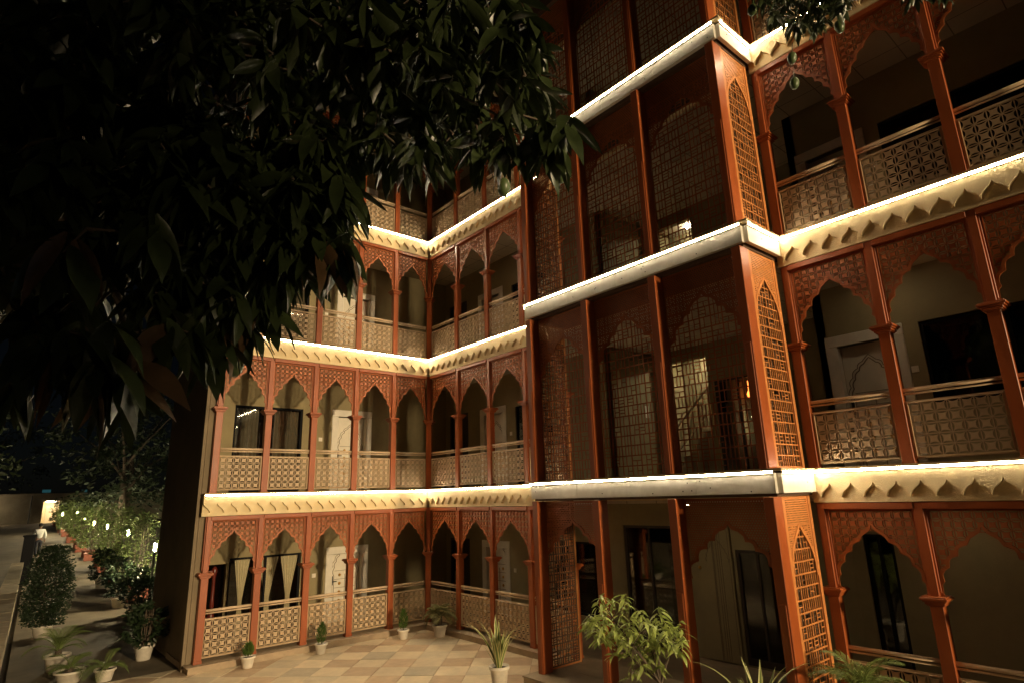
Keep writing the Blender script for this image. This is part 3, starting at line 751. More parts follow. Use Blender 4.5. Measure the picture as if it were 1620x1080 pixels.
# ------------------------------------------------------------------ mango tree over the court
rg = random.Random(21)
TB = Vector((-10.4, -9.2, -.16))
MT = thing('mango_tree', 'large dark mango tree with hanging leaves over the courtyard', 'tree', TB)
MTi = Matrix.Translation(-TB)
branches = []
def branch(pts, r0, r1, name='limb'):
    P = [Vector(p) for p in pts]; out = []
    for i in range(len(P)-1):
        p0, p1, p2, p3 = P[max(0, i-1)], P[i], P[i+1], P[min(len(P)-1, i+2)]
        for k in range(6):
            t = k/6; out.append(.5*((2*p1)+(p2-p0)*t+(2*p0-5*p1+4*p2-p3)*t*t+(3*p1-p0-3*p2+p3)*t**3))
    out.append(P[-1]); n = len(out)
    b = MB(); b.tube([p-TB for p in out], [r0+(r1-r0)*i/(n-1) for i in range(n)], 9)
    obj(name, b.mesh(smooth=True), M['bark'], MT); branches.extend(out); return out
fork = TB+Vector((.25, .15, 4.4))
b = MB(); b.tube([(0, 0, -.1), (.03, .02, .4), (.1, .0, 1.6), (.16, .1, 3), (.25, .15, 4.5)], [.36, .27, .23, .2, .17], 12); obj('trunk', b.mesh(smooth=True), M['bark'], MT)
branch([fork, at_dist(-60, 250, 3.9), at_dist(180, 150, 4.1), at_dist(420, 60, 4.5), at_dist(620, 110, 4.7), at_dist(820, 170, 4.4)], .12, .018)
branch([fork, at_dist(-80, 420, 3.2), at_dist(120, 330, 3.3), at_dist(300, 380, 3.4), at_dist(470, 380, 3.5)], .09, .014)
branch([fork, at_dist(-100, 50, 4.4), at_dist(250, -120, 4.9), at_dist(600, -130, 5.6), at_dist(950, -110, 6.2), at_dist(1230, -30, 6.6)], .12, .02)
branch([at_dist(420, 60, 4.5), at_dist(500, 200, 4.4), at_dist(600, 250, 4.3)], .04, .012)
branch([at_dist(120, 330, 3.3), at_dist(180, 450, 3.1), at_dist(200, 540, 3.0)], .03, .01)
branch([at_dist(620, 110, 4.7), at_dist(740, 190, 4.4), at_dist(840, 240, 4.1)], .03, .01)
branch([at_dist(1050, -100, 6.3), at_dist(1300, -140, 6.8), at_dist(1470, -40, 6.9)], .03, .012)
PM = [(-40, -40), (850, -40), (835, 60), (865, 130), (870, 205), (800, 240), (700, 240), (600, 262), (545, 290), (530, 380), (500, 405), (440, 445), (390, 480), (290, 505), (190, 510), (110, 520), (-40, 500)]
tips = []
while len(tips) < 560:
    x, y = rg.uniform(-40, 890), rg.uniform(-40, 570)
    if not inside((x, y), PM): continue
    if y > 330 and x < 250 and rg.random() < .5: continue
    tips.append((x, y, rg.uniform(2.7, 5.2) if y < 250 else rg.uniform(2.5, 3.9), 1))
for k in range(110):
    tips.append((rg.uniform(230, 545), rg.uniform(215, 400), rg.uniform(2.6, 3.8), 1))
for k in range(60):
    tips.append((rg.uniform(500, 860), rg.uniform(20, 220), rg.uniform(3.2, 4.8), 1))
# named sprays on the outline of the crown
for t in ((165, 540, 2.3), (205, 530, 2.4), (150, 560, 2.5), (325, 490, 2.6), (372, 490, 2.5), (415, 480, 2.6), (395, 505, 2.6), (520, 375, 2.6), (542, 385, 2.5), (500, 380, 2.5), (465, 400, 2.7), (868, 195, 3.2), (895, 205, 3.2),
          (845, 220, 3.3), (806, 240, 3.3), (560, 320, 3.0), (690, 240, 3.4), (620, 245, 3.4), (240, 370, 2.4), (290, 300, 2.5), (100, 400, 2.4), (60, 520, 2.5), (540, 290, 3.0), (480, 320, 2.9), (760, 240, 3.5), (880, 235, 3.2), (440, 430, 2.6), (350, 450, 2.6), (150, 585, 2.2), (178, 600, 2.4), (205, 585, 2.3), (310, 530, 2.4), (345, 535, 2.5), (60, 560, 2.4), (20, 590, 2.6), (110, 540, 2.3), (255, 520, 2.4)): tips.append((*t, 2))
PT = [(1190, -20), (1345, -20), (1335, 20), (1300, 45), (1262, 52), (1215, 38)]
for k in range(90):
    x, y = rg.uniform(1180, 1350), rg.uniform(-20, 60)
    if inside((x, y), PT): tips.append((x, y, rg.uniform(6.2, 7.2), 3))
for k in range(10): tips.append((rg.uniform(1440, 1500), rg.uniform(-25, 0), rg.uniform(6.6, 7.2), 3))
leaves = []; tw = MB()
T3 = [(at_dist(x, y, dist), k) for (x, y, dist, k) in tips]
nodes = [tuple(p) for p in branches]
T3.sort(key=lambda q: min((q[0]-b_).length_squared for b_ in branches))
for tip, k in T3:
    near = Vector(min(nodes, key=lambda q: (q[0]-tip.x)**2+(q[1]-tip.y)**2+(q[2]-tip.z)**2))
    L = (near-tip).length; mid = (near+tip)/2+Vector((rg.uniform(-.06, .06), rg.uniform(-.06, .06), .15*L))
    tw.tube([near-TB, mid-TB, tip-TB], [.0065, .005, .003], 5, cap=False); nodes += [tuple(mid), tuple(tip)]
    ln = .13 if k == 3 else (.215 if k == 1 else .24)
    for m_ in whorl(rg, tip, rg.randint(8, 12) if k != 2 else 11, ln, (.1, 1.7) if k != 2 else (.35, 2.4)): leaves.append((m_, k))
stuff(obj('twigs', tw.mesh(smooth=True), M['bark'], MT))
def score(mk):
    p = mk[0].translation; x, y, z = to_px(p)
    if z < .5 or not (-20 < x < 1640 and -20 < y < 760): return -1
    s_ = 1/z
    if mk[1] == 2: s_ *= 1.6
    return s_
leaves.sort(key=score, reverse=True)
lm = [leaf_mesh(M['mango'], wd=.31, droop=.16), leaf_mesh(M['mango'], wd=.27, droop=.3, wav=.012), leaf_mesh(M['mango'], wd=.33, droop=.08, wav=.02), leaf_mesh(M['mango_old'], wd=.29, droop=.22)]
for i, (m_, k) in enumerate(leaves[:300]):
    o = obj('leaf', lm[3] if rg.random() < .13 else lm[rg.randrange(3)], None, MT); o.matrix_local = MTi @ m_
join_leaves('foliage', [MTi @ m_ for m_, k in leaves[300:]], M['mango'], MT, leaf_local(.29, .18, wav=.012))
fr_me = MB().lathe([(.001, -.062), (.018, -.062), (.034, -.036), (.042, -.008), (.040, .02), (.028, .045), (.012, .056), (.004, .06), (.003, .16)], 14).mesh(smooth=True)
for x, y, dist in ((372, 575, 3.2), (797, 296, 3.9), (886, 275, 3.7), (1253, 92, 6.6), (1257, 132, 6.6), (1190, 16, 6.7), (1328, 42, 6.6), (425, 500, 3.2)):
    obj('mango_fruit', fr_me, M['fruit'], MT, at_dist(x, y, dist)-TB, rot=(rg.uniform(-.2, .2), rg.uniform(-.2, .2), 0))

# ------------------------------------------------------------------ potted plants
def pot_mesh(r=.13, h=.2):
    return MB().lathe([(0, 0), (r*.68, 0), (r*.72, .01), (r*.92, h*.8), (r*.95, h*.82), (r*1.06, h*.83), (r*1.08, h*.87), (r*1.06, h), (r*.97, h), (r*.93, h*.86), (0, h*.84)], 24).mesh('pot', smooth=False)
def pot(t, r, h, m='pot'):
    me = pot_mesh(r, h)
    for p in me.polygons: p.use_smooth = len(p.vertices) == 4 and abs(p.normal.z) < .9
    p = obj('pot', me, M[m], t); obj('soil', MB().lathe([(0, h*.865), (r*.5, h*.875), (r*.93, h*.862)], 18).mesh(smooth=True), M['soil'], t); return p
def needles(rng, n, h, r, ln, base=0, shape='cone'):
    out = []
    for _ in range(n):
        t = rng.random(); a = rng.uniform(0, 6.28); rad = r*(math.sin(math.pi*min(1, t*.8+.2))**.8)*math.sqrt(rng.random()); p = Vector((rad*math.cos(a), rad*math.sin(a), base+h*t))
        d = Vector((math.cos(a)*.5, math.sin(a)*.5, rng.uniform(.5, 1.6))); out.append(leaf_matrix(p, d, ln*rng.uniform(.6, 1.2), rng.uniform(0, 6), rng.uniform(.6, 1)))
    return out
def potted_cypress(loc, h, label, seed, r=.12):
    rng = random.Random(seed); t = thing('potted_cypress', label, 'potted plant', loc, rng.uniform(0, 6), 'small cypress pots along the gallery step'); pot(t, r, .19)
    obj('stem', MB().tube([(0, 0, .15), (.005, 0, .15+h*.5)], [.012, .006], 6).mesh(), M['bark'], t)
    join_leaves('foliage', needles(rng, 520, h, .085, .07, .19), M['cypress'], t, leaf_local(.22, .05, n=2)); return t
G = -.13
def ground_col(px, X):
    # point on the paving in image column px whose distance from the facade is known
    lo, hi = 800., 3000.
    for _ in range(60):
        mid = (lo+hi)/2; p = at_plane(px, mid, 2, G)
        if p.x > X: lo = mid
        else: hi = mid
    return at_plane(px, lo, 2, G)
potted_cypress((-4.10, -.42, G), .20, 'stubby cypress in a white pot by the end column of the gallery', 1)
potted_cypress((-2.74, -.46, G), .34, 'bushy cypress in a white pot in front of the white carved door', 2, .115)
potted_cypress((-.98, -.58, G), .36, 'slim cypress in a white pot beside the corner railing', 3)
def frond_mesh(L, n, ll, droop, wd=.012, rise=.6, m=None):
    b = MB(); pts = []
    for i in range(9):
        t = i/8; pts.append(Vector((L*t*(1-.1*t), 0, rise*L*t-droop*L*t*t)))
    b.tube(pts, [.008-.0006*i for i in range(9)], 5, cap=False)
    for i in range(n):
        t = .12+.88*i/(n-1); k = min(7, int(t*8)); p = pts[k]+(pts[k+1]-pts[k])*(t*8-k); tg = (pts[k+1]-pts[k]).normalized()
        l2 = ll*math.sin(math.pi*min(1, t*.85+.12))+.03
        for s_ in (-1, 1):
            d = (tg*.75+Vector((0, s_, 0))*.8+Vector((0, 0, .12))).normalized(); q = p+d*l2*.55+Vector((0, 0, .0)); e = p+d*l2+Vector((0, 0, -.25*l2)); n_ = tg*wd
            b.poly([p-n_*.6, q-n_, q+n_, p+n_*.6]); b.poly([q-n_, e, q+n_])
    return b.mesh('frond')
def potted_palm(loc, label, nf, L, ll, m, seed, potr=.17, poth=.26, trunk=.22, droop=.75, rise=.9, group=None, potm='pot', nl=26, wd=.012):
    rng = random.Random(seed); t = thing('potted_palm', label, 'potted palm', loc, rng.uniform(0, 6), group); pot(t, potr, poth, potm)
    if trunk: obj('stem', MB().tube([(0, 0, poth*.8), (.01, 0, poth+trunk*.5), (0, .01, poth+trunk)], [.05, .058, .045], 10).mesh(), M['bark'], t)
    ms = [frond_mesh(L*s_, nl, ll*s_, droop*dr, wd, rise) for s_, dr in ((1, 1), (.85, .8), (.9, 1.25))]
    for k in range(nf):
        o = obj('frond', ms[k % 3], M[m], t, (0, 0, poth+trunk-.02), rot=(rng.uniform(-.1, .1), rng.uniform(-.75, .35), k*2.4+rng.uniform(-.2, .2)))
    return t
potted_palm((-.32, -.98, G), 'feathery dwarf date palm in a white pot in the gallery corner', 26, .42, .14, 'drypalm', 5, .15, .24, .16, .9, .9, wd=.006, nl=30)
# striped yucca
def yucca_leaf(L, wd, bend):
    v, f, ed = [], [], []; n = 8
    for i in range(n+1):
        t = i/n; w_ = wd*(1-t**2.2)*(.75+.5*math.sin(math.pi*t)); x = L*(t*.35+bend*t*t*.5); z = L*(t*.95-bend*.42*t*t*t)
        for u in (-1, -.55, 0, .55, 1): v.append((x-abs(u)*.0, u*w_/2, z+abs(u)*w_*.18)); ed.append(1. if abs(u) > .8 else (.55 if abs(u) > .4 else 0.))
    for i in range(n):
        for k in range(4): a = i*5+k; f.append((a, a+5, a+6, a+1))
    me = bpy.data.meshes.new('yucca_leaf'); me.from_pydata(v, [], f); at = me.attributes.new('edge', 'FLOAT', 'POINT')
    for i, e in enumerate(ed): at.data[i].value = e
    for p in me.polygons: p.use_smooth = True
    me.materials.append(M['yucca']); return me
yl = [yucca_leaf(.62, .055, .25), yucca_leaf(.75, .06, .55), yucca_leaf(.5, .05, .1), yucca_leaf(.82, .055, .95)]
def yucca(loc, label, n, seed, sc=1, r=.15, h=.3):
    rng = random.Random(seed); t = thing('potted_yucca', label, 'potted plant', loc, rng.uniform(0, 6)); pot(t, r, h)
    for k in range(n):
        a = k*2.4; o = obj('leaf', yl[rng.randrange(4)], None, t, (.03*math.cos(a), .03*math.sin(a), h*.85), rot=(rng.uniform(-.15, .15), rng.uniform(-.38, .18), a), scale=(sc*rng.uniform(.8, 1.15),)*3)
    return t
yucca((-1.62, -4.62, G), 'striped yucca in a white pot beside the entrance step', 26, 4, 1.05)
yucca(ground_col(1212, -1.62), 'striped yucca with only its leaf tips in view before the entrance arch', 22, 9, 1.2, .17, .34)
# mango sapling with fresh leaves
SP = at_plane(1035, 1200, 2, G)
st = thing('potted_sapling', 'leafy green sapling with star-shaped leaf whorls in front of the entrance', 'potted plant', SP); pot(st, .2, .34)
rs_ = random.Random(14); sb = MB(); slv = []
stips = []
for (x, y) in ((952, 945), (968, 955), (935, 975), (990, 962), (1015, 975), (1042, 968), (1060, 990), (1075, 992), (958, 985), (978, 990), (1000, 1000), (1025, 1000), (1050, 1010), (1080, 1010), (940, 1000), (960, 1012), (985, 1020), (1010, 1025), (1035, 1025), (1062, 1022), (1005, 1048), (1040, 1042), (1048, 1060), (970, 1035), (1078, 1030), (930, 990), (1020, 985), (1000, 985), (1040, 995), (948, 962), (962, 968), (982, 975), (1012, 1012), (1030, 1012), (1068, 1005), (945, 1015), (995, 1038), (1025, 1045), (975, 1005), (952, 1000), (1055, 1000), (1045, 982), (1018, 1060), (988, 948), (940, 985), (1072, 1018), (1000, 1070)):
    dd = (SP-CAM).length-.42+rs_.uniform(-.28, .28); p = at_dist(x, y, dd)-SP; stips.append(p)
SD = (SP-CAM).length-.42; FK = at_dist(1046, 1082, SD)-SP
for k in range(20):
    a_ = rs_.uniform(0, 6.28); q_ = math.sqrt(rs_.random()); stips.append(at_dist(1008+72*q_*math.cos(a_), 1005+38*q_*math.sin(a_), SD+rs_.uniform(-.25, .3))-SP)
sb.tube([(0, 0, .28), (FK.x*.4+.03, FK.y*.4, .28+(FK.z-.28)*.5), FK], [.022, .02, .016], 8)
hubs = [at_dist(x, y, SD+dz_)-SP for x, y, dz_ in ((960, 1010, .05), (1000, 1022, -.1), (1040, 1020, .1), (1065, 1018, 0), (975, 985, 0), (1020, 995, .1))]
for h_ in hubs: sb.tube([FK, (FK+h_)/2+Vector((0, 0, .02)), h_], [.012, .010, .007], 6, cap=False)
for p in stips:
    h_ = min(hubs, key=lambda q: (q-p).length)
    sb.tube([h_, (h_+p)/2+Vector((0, 0, -.015)), p], [.006, .005, .003], 5, cap=False)
    slv += whorl(rs_, p, 9, .145, (-.2, .5))
obj('stem', sb.mesh(smooth=True), M['bark'], st)
slm = [leaf_mesh(M['sapling'], wd=.25, droop=.42, n=5), leaf_mesh(M['sapling'], wd=.28, droop=.3, n=5)]
rs_.shuffle(slv)
for m_ in slv[:295]: o = obj('leaf', slm[rs_.randrange(2)], None, st); o.matrix_local = m_
join_leaves('foliage', slv[295:], M['sapling'], st, leaf_local(.26, .35, n=5))
potted_palm(ground_col(1385, -.72), 'broad green areca palm in front of the right-hand railing', 16, .58, .2, 'palm', 8, .2, .36, .36, .85, 1.0, nl=26, wd=.006)

# ------------------------------------------------------------------ path side: shrubs, lamps, walls, person
def bush_leaves(rng, n, h, r, ln, base, low=.0):
    out = []
    cl = [(rng.uniform(0, 6.28), rng.random(), math.sqrt(rng.random())) for _ in range(max(6, n//14))]
    for _ in range(n):
        a, t, q = rng.choice(cl); a += rng.gauss(0, .22); t = min(1, max(low, t+rng.gauss(0, .05))); rad = r*q*(.55+.45*math.sin(math.pi*min(1, t*.9+.1)))+rng.gauss(0, .04)
        p = Vector((rad*math.cos(a), rad*math.sin(a), base+h*t)); d = Vector((math.cos(a)+rng.gauss(0, .7), math.sin(a)+rng.gauss(0, .7), rng.gauss(.1, .6)))
        out.append(leaf_matrix(p, d, ln*rng.uniform(.6, 1.2), rng.uniform(0, 6), rng.uniform(.8, 1.2)))
    return out
def bush(loc, h, r, n, ln, m, label, seed, group, box=True, potr=.22, poth=.3, name='potted_shrub', low=.12):
    rng = random.Random(seed); t = thing(name, label, 'potted shrub', loc, rng.uniform(-.2, .2), group)
    if box: obj('planter', MB().box(-.28, .28, -.28, .28, 0, .36).box(-.31, .31, -.31, .31, .362, .41).mesh(bevel=.01), M['terra'], t); poth = .38
    else: pot(t, potr, poth)
    b = MB()
    for k in range(9):
        a = k*2.4; q = r*.5*rng.random(); b.tube([(q*.4*math.cos(a), q*.4*math.sin(a), poth*.8), (q*math.cos(a), q*math.sin(a), poth+h*.35), (1.4*q*math.cos(a+.3), 1.4*q*math.sin(a+.3), poth+h*.85)], [.012, .009, .004], 5, cap=False)
    obj('stems', b.mesh(), M['bark'], t)
    join_leaves('foliage', bush_leaves(rng, n, h, r, ln, poth, low), M[m], t, leaf_local(.4, .15, n=3)); return t
ORD = ['first', 'second', 'third', 'fourth', 'fifth', 'sixth', 'seventh', 'eighth', 'ninth', 'tenth', 'eleventh', 'twelfth', 'thirteenth', 'fourteenth', 'fifteenth']
lamps = [((245, 865), 8.6), ((203, 842), 17.), ((170, 832), 24.), ((149, 827), 29.), ((135, 818), 36.), ((122, 812), 43.), ((99, 812), 47.)]
for li, (pp, Y) in enumerate(lamps):
    P = at_plane(*pp, 1, Y); g = gz(Y)-.05; t = thing('path_lamp', 'thin glowing post lamp among the path shrubs, %s lamp from the blank end wall' % ORD[li], 'lamp', (P.x, Y, g), 0, 'post lamps along the path')
    H_ = P.z-g
    obj('post', MB().tube([(0, 0, 0), (0, 0, H_-.12)], .035, 10).lathe([(.07, 0), (.07, .02), (.035, .03)], 12).mesh(), M['housing'], t)
    obj('lamp_head', MB().lathe([(.0, H_+.16), (.05, H_+.15), (.055, H_+.12), (.03, H_+.105)], 12).tube([(.05, 0, H_-.13), (.05, 0, H_+.12)], .006, 5).mesh(), M['housing'], t)
    obj('bulb', MB().lathe([(0, H_-.11), (.026, H_-.1), (.03, H_), (.026, H_+.1), (0, H_+.105)], 12).mesh(smooth=True), M['bulb'], t)
rp = random.Random(5)
for i, (Y, dx) in enumerate(((10.2, 0), (13, .05), (15.6, -.05), (19, 0), (21.8, .1), (25.6, 0), (27.6, .1), (31.4, 0), (34, .1), (38.6, 0), (41, .1), (45, 0), (49.5, 0), (54, 0), (59, 0))):
    x = -4.38+.022*Y+dx; bush((x, Y, gz(Y)-.05), rp.uniform(2.0, 2.5), .62, 1500 if Y < 25 else 900, .105 if Y < 30 else .15, 'bush', 'tall shrub in a red planter in the lamp-lit row, %s from the blank end wall' % ORD[i], 40+i, 'tall shrubs in planters along the path')
for i, (x, Y, h) in enumerate(((-4.72, 5.6, .8), (-4.62, 7.7, .9), (-4.78, 9.3, .9), (-4.6, 11.6, 1.0), (-4.66, 14.2, 1.0))):
    bush((x, Y, gz(Y)-.004), h, .42, 700, .13, 'darkbush', 'low dark bush in a pale pot at the path edge, %s from the end wall' % ORD[i], 70+i, 'low dark bushes at the path edge', False, .2, .32, low=0)
bush((-5.38, 1.75, G), .75, .36, 600, .13, 'darkbush', 'low dark bush in a pale pot against the blank end wall', 79, None, False, .17, .27, low=0)
bush((-6.72, 6.2, gz(6.2)-.004), 1.75, .5, 9000, .07, 'darkbush', 'tall rounded dark evergreen beside the low wall', 81, None, False, .22, .26, name='potted_evergreen', low=0)
potted_palm((-6.72, 2.1, G-.004), 'cycad with arching dark fronds in a round pot beside the low wall', 16, .62, .16, 'palm', 31, .2, .28, .08, .8, .9, nl=24, wd=.0045)
potted_palm((-6.62, .95, G-.004), 'short cycad in a shallow white bowl near the low wall end', 14, .45, .13, 'palm', 32, .22, .2, .03, .8, .8, nl=22, wd=.004)
potted_palm((-6.15, .62, G-.004), 'low spreading cycad at the edge of the paving', 14, .42, .12, 'palm', 33, .16, .2, .02, .8, .8, nl=22, wd=.004)

# low wall with coping
lw = thing('low_wall', 'rough low wall with a pale coping beside the path', 'wall', (-7.6, 0, -.2))
def wallbox(dx0, dx1, z0, z1, ys):
    b = MB(); b.v = []
    for y in ys:
        c = -7.62+.046*y
        b.v += [(c+dx0+7.6, y, z0), (c+dx1+7.6, y, z0), (c+dx1+7.6, y, z1), (c+dx0+7.6, y, z1)]
    for i in range(len(ys)-1):
        a = i*4; b.f += [(a, a+1, a+5, a+4), (a+1, a+2, a+6, a+5), (a+2, a+3, a+7, a+6), (a+3, a, a+4, a+7)]
    e = (len(ys)-1)*4; b.f += [(0, 3, 2, 1), (e, e+1, e+2, e+3)]; return b.mesh()
obj('wall_body', wallbox(-.28, 0, 0, 1.02, [-3.2, 2, 7, 12, 17.2]), M['lowwall'], lw)
for k in range(17):
    y0 = -3.2+k*1.2; obj('coping_stone', wallbox(-.32-.004*(k % 2), .03+.004*(k % 2), 1.022, 1.085+.004*(k % 3), [y0+.004, y0+1.196]), M['lowwall'], lw)
gp = thing('gate_post', 'black square gate post at the far end of the low wall', 'post', (-6.72, 17.7, gz(17.7)-.05))
obj('shaft', MB().box(-.17, .17, -.17, .17, 0, 1.75).mesh(bevel=.01), M['black'], gp); obj('cap', MB().box(-.21, .21, -.21, .21, 1.752, 1.83).mesh(bevel=.015), M['black'], gp)

# far boundary wall with a lit doorway
FY = 66.; fz = gz(FY)
dl = at_plane(64, 826, 1, FY).x; dr = at_plane(90, 826, 1, FY).x
bw = thing('boundary_wall', 'pale rendered wall closing the far end of the path', 'wall', (0, FY, fz-.1))
mbw = MB().box(-30, dl, 0, .3, 0, 2.9).box(dr, 20, 0, .3, 0, 2.9).box(dl, dr, 0, .3, 2.25, 2.9); obj('wall_face', mbw.mesh(), M['farwall'], bw)
obj('coping', MB().box(-30, 20, -.06, .36, 2.902, 3.02).mesh(), M['farwall'], bw)
rm = obj('lit_recess', MB().box(dl, dr, 2.2, 2.3, .1, 2.25).box(dl-.12, dl-.002, .3, 2.3, .1, 2.25).box(dr+.002, dr+.12, .3, 2.3, .1, 2.25).box(dl, dr, .3, 2.3, 2.252, 2.35).box(dl, dr, .3, 2.3, 0, .098).mesh(), M['doorlit'], bw)
obj('assumed_recess_lamp', MB().box((dl+dr)/2-.4, (dl+dr)/2+.4, 1.0, 1.15, 2.18, 2.248).mesh(), mat('recess_lamp_glass', (1, .9, .7), .5, 0, 3, emit=(1, .82, .55), est=70), bw)  # lamp itself is assumed, from the doorway being lit
obj('inner_door', MB().box((dl+dr)/2-.3, (dl+dr)/2+.35, 2.12, 2.19, .1, 1.8).mesh(bevel=.02), M['white'], bw)
obj('pipe', MB().tube([(dl-1.0, -.08, 0), (dl-1.0, -.08, 2.8)], .06, 8).mesh(), M['housing'], bw)
wlx = at_plane(-45, 800, 1, FY).x
wl = thing('added_wall_lamp', 'added unseen bulkhead lamp on a bracket, lighting the pale far wall', 'lamp', (wlx, FY-.05, fz+2.3))  # unseen lamp added outside the view to light the far wall
obj('lamp_bracket', MB().box(-.05, .05, -.5, .0, .1, .14).lathe([(.0, .14), (.14, .12), (.15, .04)], 14, (0, -.45)).mesh(), M['housing'], wl)
obj('bulb', MB().lathe([(0, -.08), (.06, -.05), (.07, 0), (.05, .05), (0, .07)], 12, (0, -.45)).mesh(smooth=True), mat('added_wall_bulb', (1, .9, .7), .4, 0, 3, emit=(1, .78, .48), est=900), wl)
for k, x in enumerate((-8.2, -9.2, -10.6, -12.0)):
    bush((x, 60+.4*k, gz(60)-.05), rp.uniform(1.0, 1.6), .5, 350, .2, 'darkbush', 'dark potted bush before the pale far wall, %s from its lit doorway' % ORD[k], 90+k, 'bushes before the far wall', False, .25, .35, low=0)

# shed far behind; self-glowing blue blocks stand for faint building lights
sh = thing('shed', 'distant shed with faint blue lights above the far wall', 'shed', (-3.0, 80, 1.4))
obj('shed_wall', MB().box(-3.5, 5, 0, 4, 0, 3.4).mesh(), M['room'], sh); obj('blue_light_patch', MB().box(-.5, .3, -.4, .2, 3.42, 3.75).mesh(), M['bluelight'], sh); obj('blue_light_patch', MB().box(3.4, 3.9, -.4, .2, 3.42, 3.68).mesh(), M['bluelight'], sh)

# person walking along the path
def skinned(name, pts, edges, rad, m, parent, root=0, sub=2):
    me = bpy.data.meshes.new(name); me.from_pydata(pts, edges, []); o = obj(name, me, m, parent)
    md = o.modifiers.new('skin', 'SKIN'); md.use_smooth_shade = True
    for i, r_ in enumerate(rad): me.skin_vertices[0].data[i].radius = (r_, r_) if not isinstance(r_, tuple) else r_
    me.skin_vertices[0].data[root].use_root = True
    s2 = o.modifiers.new('sub', 'SUBSURF'); s2.levels = sub; s2.render_levels = sub; return o
pr_ = thing('person', 'person in a white shirt and dark trousers walking away along the path', 'person', (-5.77, 30.1, gz(30.1)-.004), R(8))
J = dict(pel=(0, 0, .92), wst=(0, 0, 1.08), ch=(0, .01, 1.32), nk=(0, .01, 1.46), nk2=(0, .015, 1.52), hd=(0, .02, 1.62), hd2=(0, .015, 1.71))
pts = [J['pel'], J['wst'], J['ch'], J['nk'], J['nk2'], J['hd'], J['hd2']]; ed = [(0, 1), (1, 2), (2, 3), (3, 4), (4, 5), (5, 6)]; rd = [.13, .125, .14, .06, .05, .088, .06]
for s_ in (-1, 1):
    i = len(pts); fwd = .16*s_
    pts += [(.10*s_, 0, .86), (.10*s_, .04+fwd*.6, .48), (.10*s_, fwd*.9-.02, .09), (.10*s_, fwd*.9+.14, .035)]; ed += [(0, i), (i, i+1), (i+1, i+2), (i+2, i+3)]; rd += [.09, .062, .042, .035]
    j = len(pts); a = -.10*s_
    pts += [(.19*s_, 0, 1.38), (.25*s_, a*.5-.02, 1.12), (.26*s_, a+.04, .88), (.255*s_, a+.06, .80), (.25*s_, a+.075, .73)]; ed += [(2, j), (j, j+1), (j+1, j+2), (j+2, j+3), (j+3, j+4)]; rd += [.055, .045, .034, .036, .02]
skinned('body', pts, ed, rd, M['skin'], pr_)
sp = [J['pel'], J['wst'], J['ch'], (0, .01, 1.44)]; se = [(0, 1), (1, 2), (2, 3)]; sr = [.155, .148, .165, .085]
for s_ in (-1, 1):
    j = len(sp); a = -.10*s_; sp += [(.19*s_, 0, 1.385), (.25*s_, a*.5-.02, 1.12), (.259*s_, a*.9+.03, .93)]; se += [(2, j), (j, j+1), (j+1, j+2)]; sr += [.072, .062, .052]
skinned('shirt', sp, se, sr, M['shirt'], pr_)
tp_ = [(0, 0, .96), (0, 0, .90)]; te = [(0, 1)]; tr_ = [.145, .145]
for s_ in (-1, 1):
    i = len(tp_); fwd = .16*s_; tp_ += [(.10*s_, 0, .82), (.10*s_, .04+fwd*.6, .48), (.10*s_, fwd*.9-.02, .10)]; te += [(1, i), (i, i+1), (i+1, i+2)]; tr_ += [.108, .082, .066]
skinned('trousers', tp_, te, tr_, M['trousers'], pr_)
obj('hair', MB().lathe([(0, .118), (.05, .108), (.085, .075), (.1, .03), (.098, -.02), (.085, -.05)], 16).mesh(smooth=True), M['hair'], pr_, (0, .0, 1.645), rot=(R(14), 0, 0))

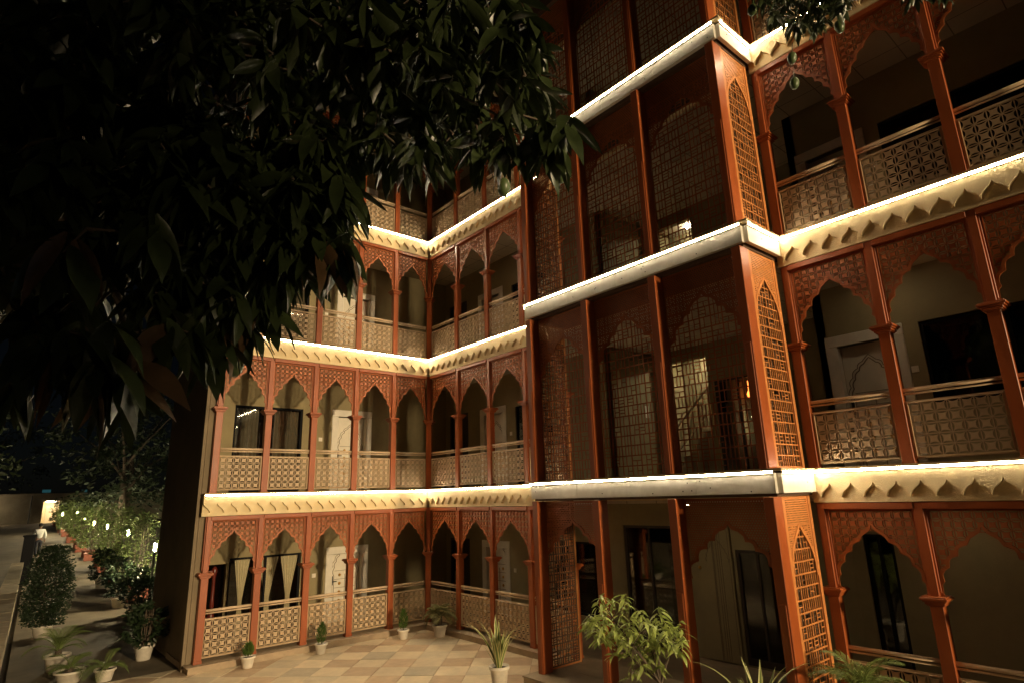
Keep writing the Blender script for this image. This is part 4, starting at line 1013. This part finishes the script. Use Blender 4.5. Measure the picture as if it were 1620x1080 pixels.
# ------------------------------------------------------------------ trees behind
def far_tree(loc, h, r, n, label, seed):
    rng = random.Random(seed); t = thing('tree', label, 'tree', loc)
    b = MB(); b.tube([(0, 0, -.1), (.1, 0, h*.3), (-.05, .1, h*.6)], [.28, .2, .1], 9)
    for k in range(6):
        a = k*1.05+rng.uniform(-.3, .3); b.tube([(0, 0, h*(.35+.04*k)), (r*.35*math.cos(a), r*.35*math.sin(a), h*(.55+.03*k)), (r*.75*math.cos(a), r*.75*math.sin(a), h*(.65+.04*k))], [.1, .06, .02], 6, cap=False)
    obj('trunk', b.mesh(smooth=True), M['bark'], t)
    cl = []
    for _ in range(34):
        a = rng.uniform(0, 6.28); q = r*math.sqrt(rng.random()); zz = rng.uniform(.32, 1)*h; q *= math.sin(math.pi*min(1, (zz/h-.2)*1.05))**.5; cl.append((q*math.cos(a), q*math.sin(a), zz, rng.uniform(.5, 1.1)))
    out = []
    for _ in range(n):
        c = rng.choice(cl); p = Vector((rng.gauss(c[0], c[3]*.6), rng.gauss(c[1], c[3]*.6), rng.gauss(c[2], c[3]*.45))); d = Vector((rng.gauss(0, 1), rng.gauss(0, 1), rng.gauss(-.3, .6))); out.append(leaf_matrix(p, d, rng.uniform(.22, .4), rng.uniform(0, 6), 1))
    join_leaves('crown', out, M['fartree'], t, leaf_local(.42, .15, n=3))
far_tree((-10.5, 24, .1), 8, 3.4, 2600, 'broad dark tree standing left of the path behind the gate post', 1)
far_tree((-2.2, 30, .25), 9, 3.6, 2600, 'dark tree rising behind the lamp-lit shrub row', 2)
far_tree((-8.5, 70, 1.45), 11, 5, 2400, 'tall dark tree behind the pale far wall', 3)
far_tree((2.5, 60, 1.3), 12, 5, 2400, 'tallest dark tree behind the shrub row near the far wall', 4)

# carved red stand in the open alcove beside the curtained window
cs_ = thing('wooden_stand', 'dark red turned wooden posts standing in the alcove beside the curtained window', 'wooden stand', (-4.26, WD+.45, -.012))
prof = [(0, 0), (.07, 0), (.07, .05), (.05, .1), (.035, .2), (.06, .3), (.085, .42), (.06, .52), (.03, .6), (.05, .66), (.038, .8), (.034, 1.2), (.05, 1.3), (.06, 1.4), (.03, 1.45), (0, 1.46)]
for x in (-.14, .12): obj('turned_post', MB().lathe(prof, 14, (x, 0)).mesh(smooth=True), M['redwood'], cs_)
obj('seat_rail', MB().box(-.2, .18, -.05, .05, .405, .445).mesh(bevel=.006), M['redwood'], cs_); obj('top_rail', MB().box(-.2, .18, -.03, .03, 1.33, 1.38).mesh(bevel=.006), M['redwood'], cs_)

# small unseen ceiling lamps, added to brighten the lobby and galleries
def added_ceiling_lamp(x, y, z, est):
    o = obj('added_ceiling_lamp', MB().lathe([(0, -.03), (.075, -.03), (.09, -.012), (.09, 0)], 18).mesh(), M['white'], HB, (x, y, z-.0005))
    obj('diffuser', MB().lathe([(0, -.034), (.06, -.033), (.066, -.0302)], 18).mesh(), mat('ceiling_lamp_glass', (1, .9, .7), .5, 0, 3, emit=(1, .78, .50), est=est), o)
added_ceiling_lamp(.3, -7.0, ZF[1]-.385, 75)
added_ceiling_lamp(.95, -10.0, ZF[2]-.385, 45)
added_ceiling_lamp(.95, -10.3, ZF[1]-.385, 28)
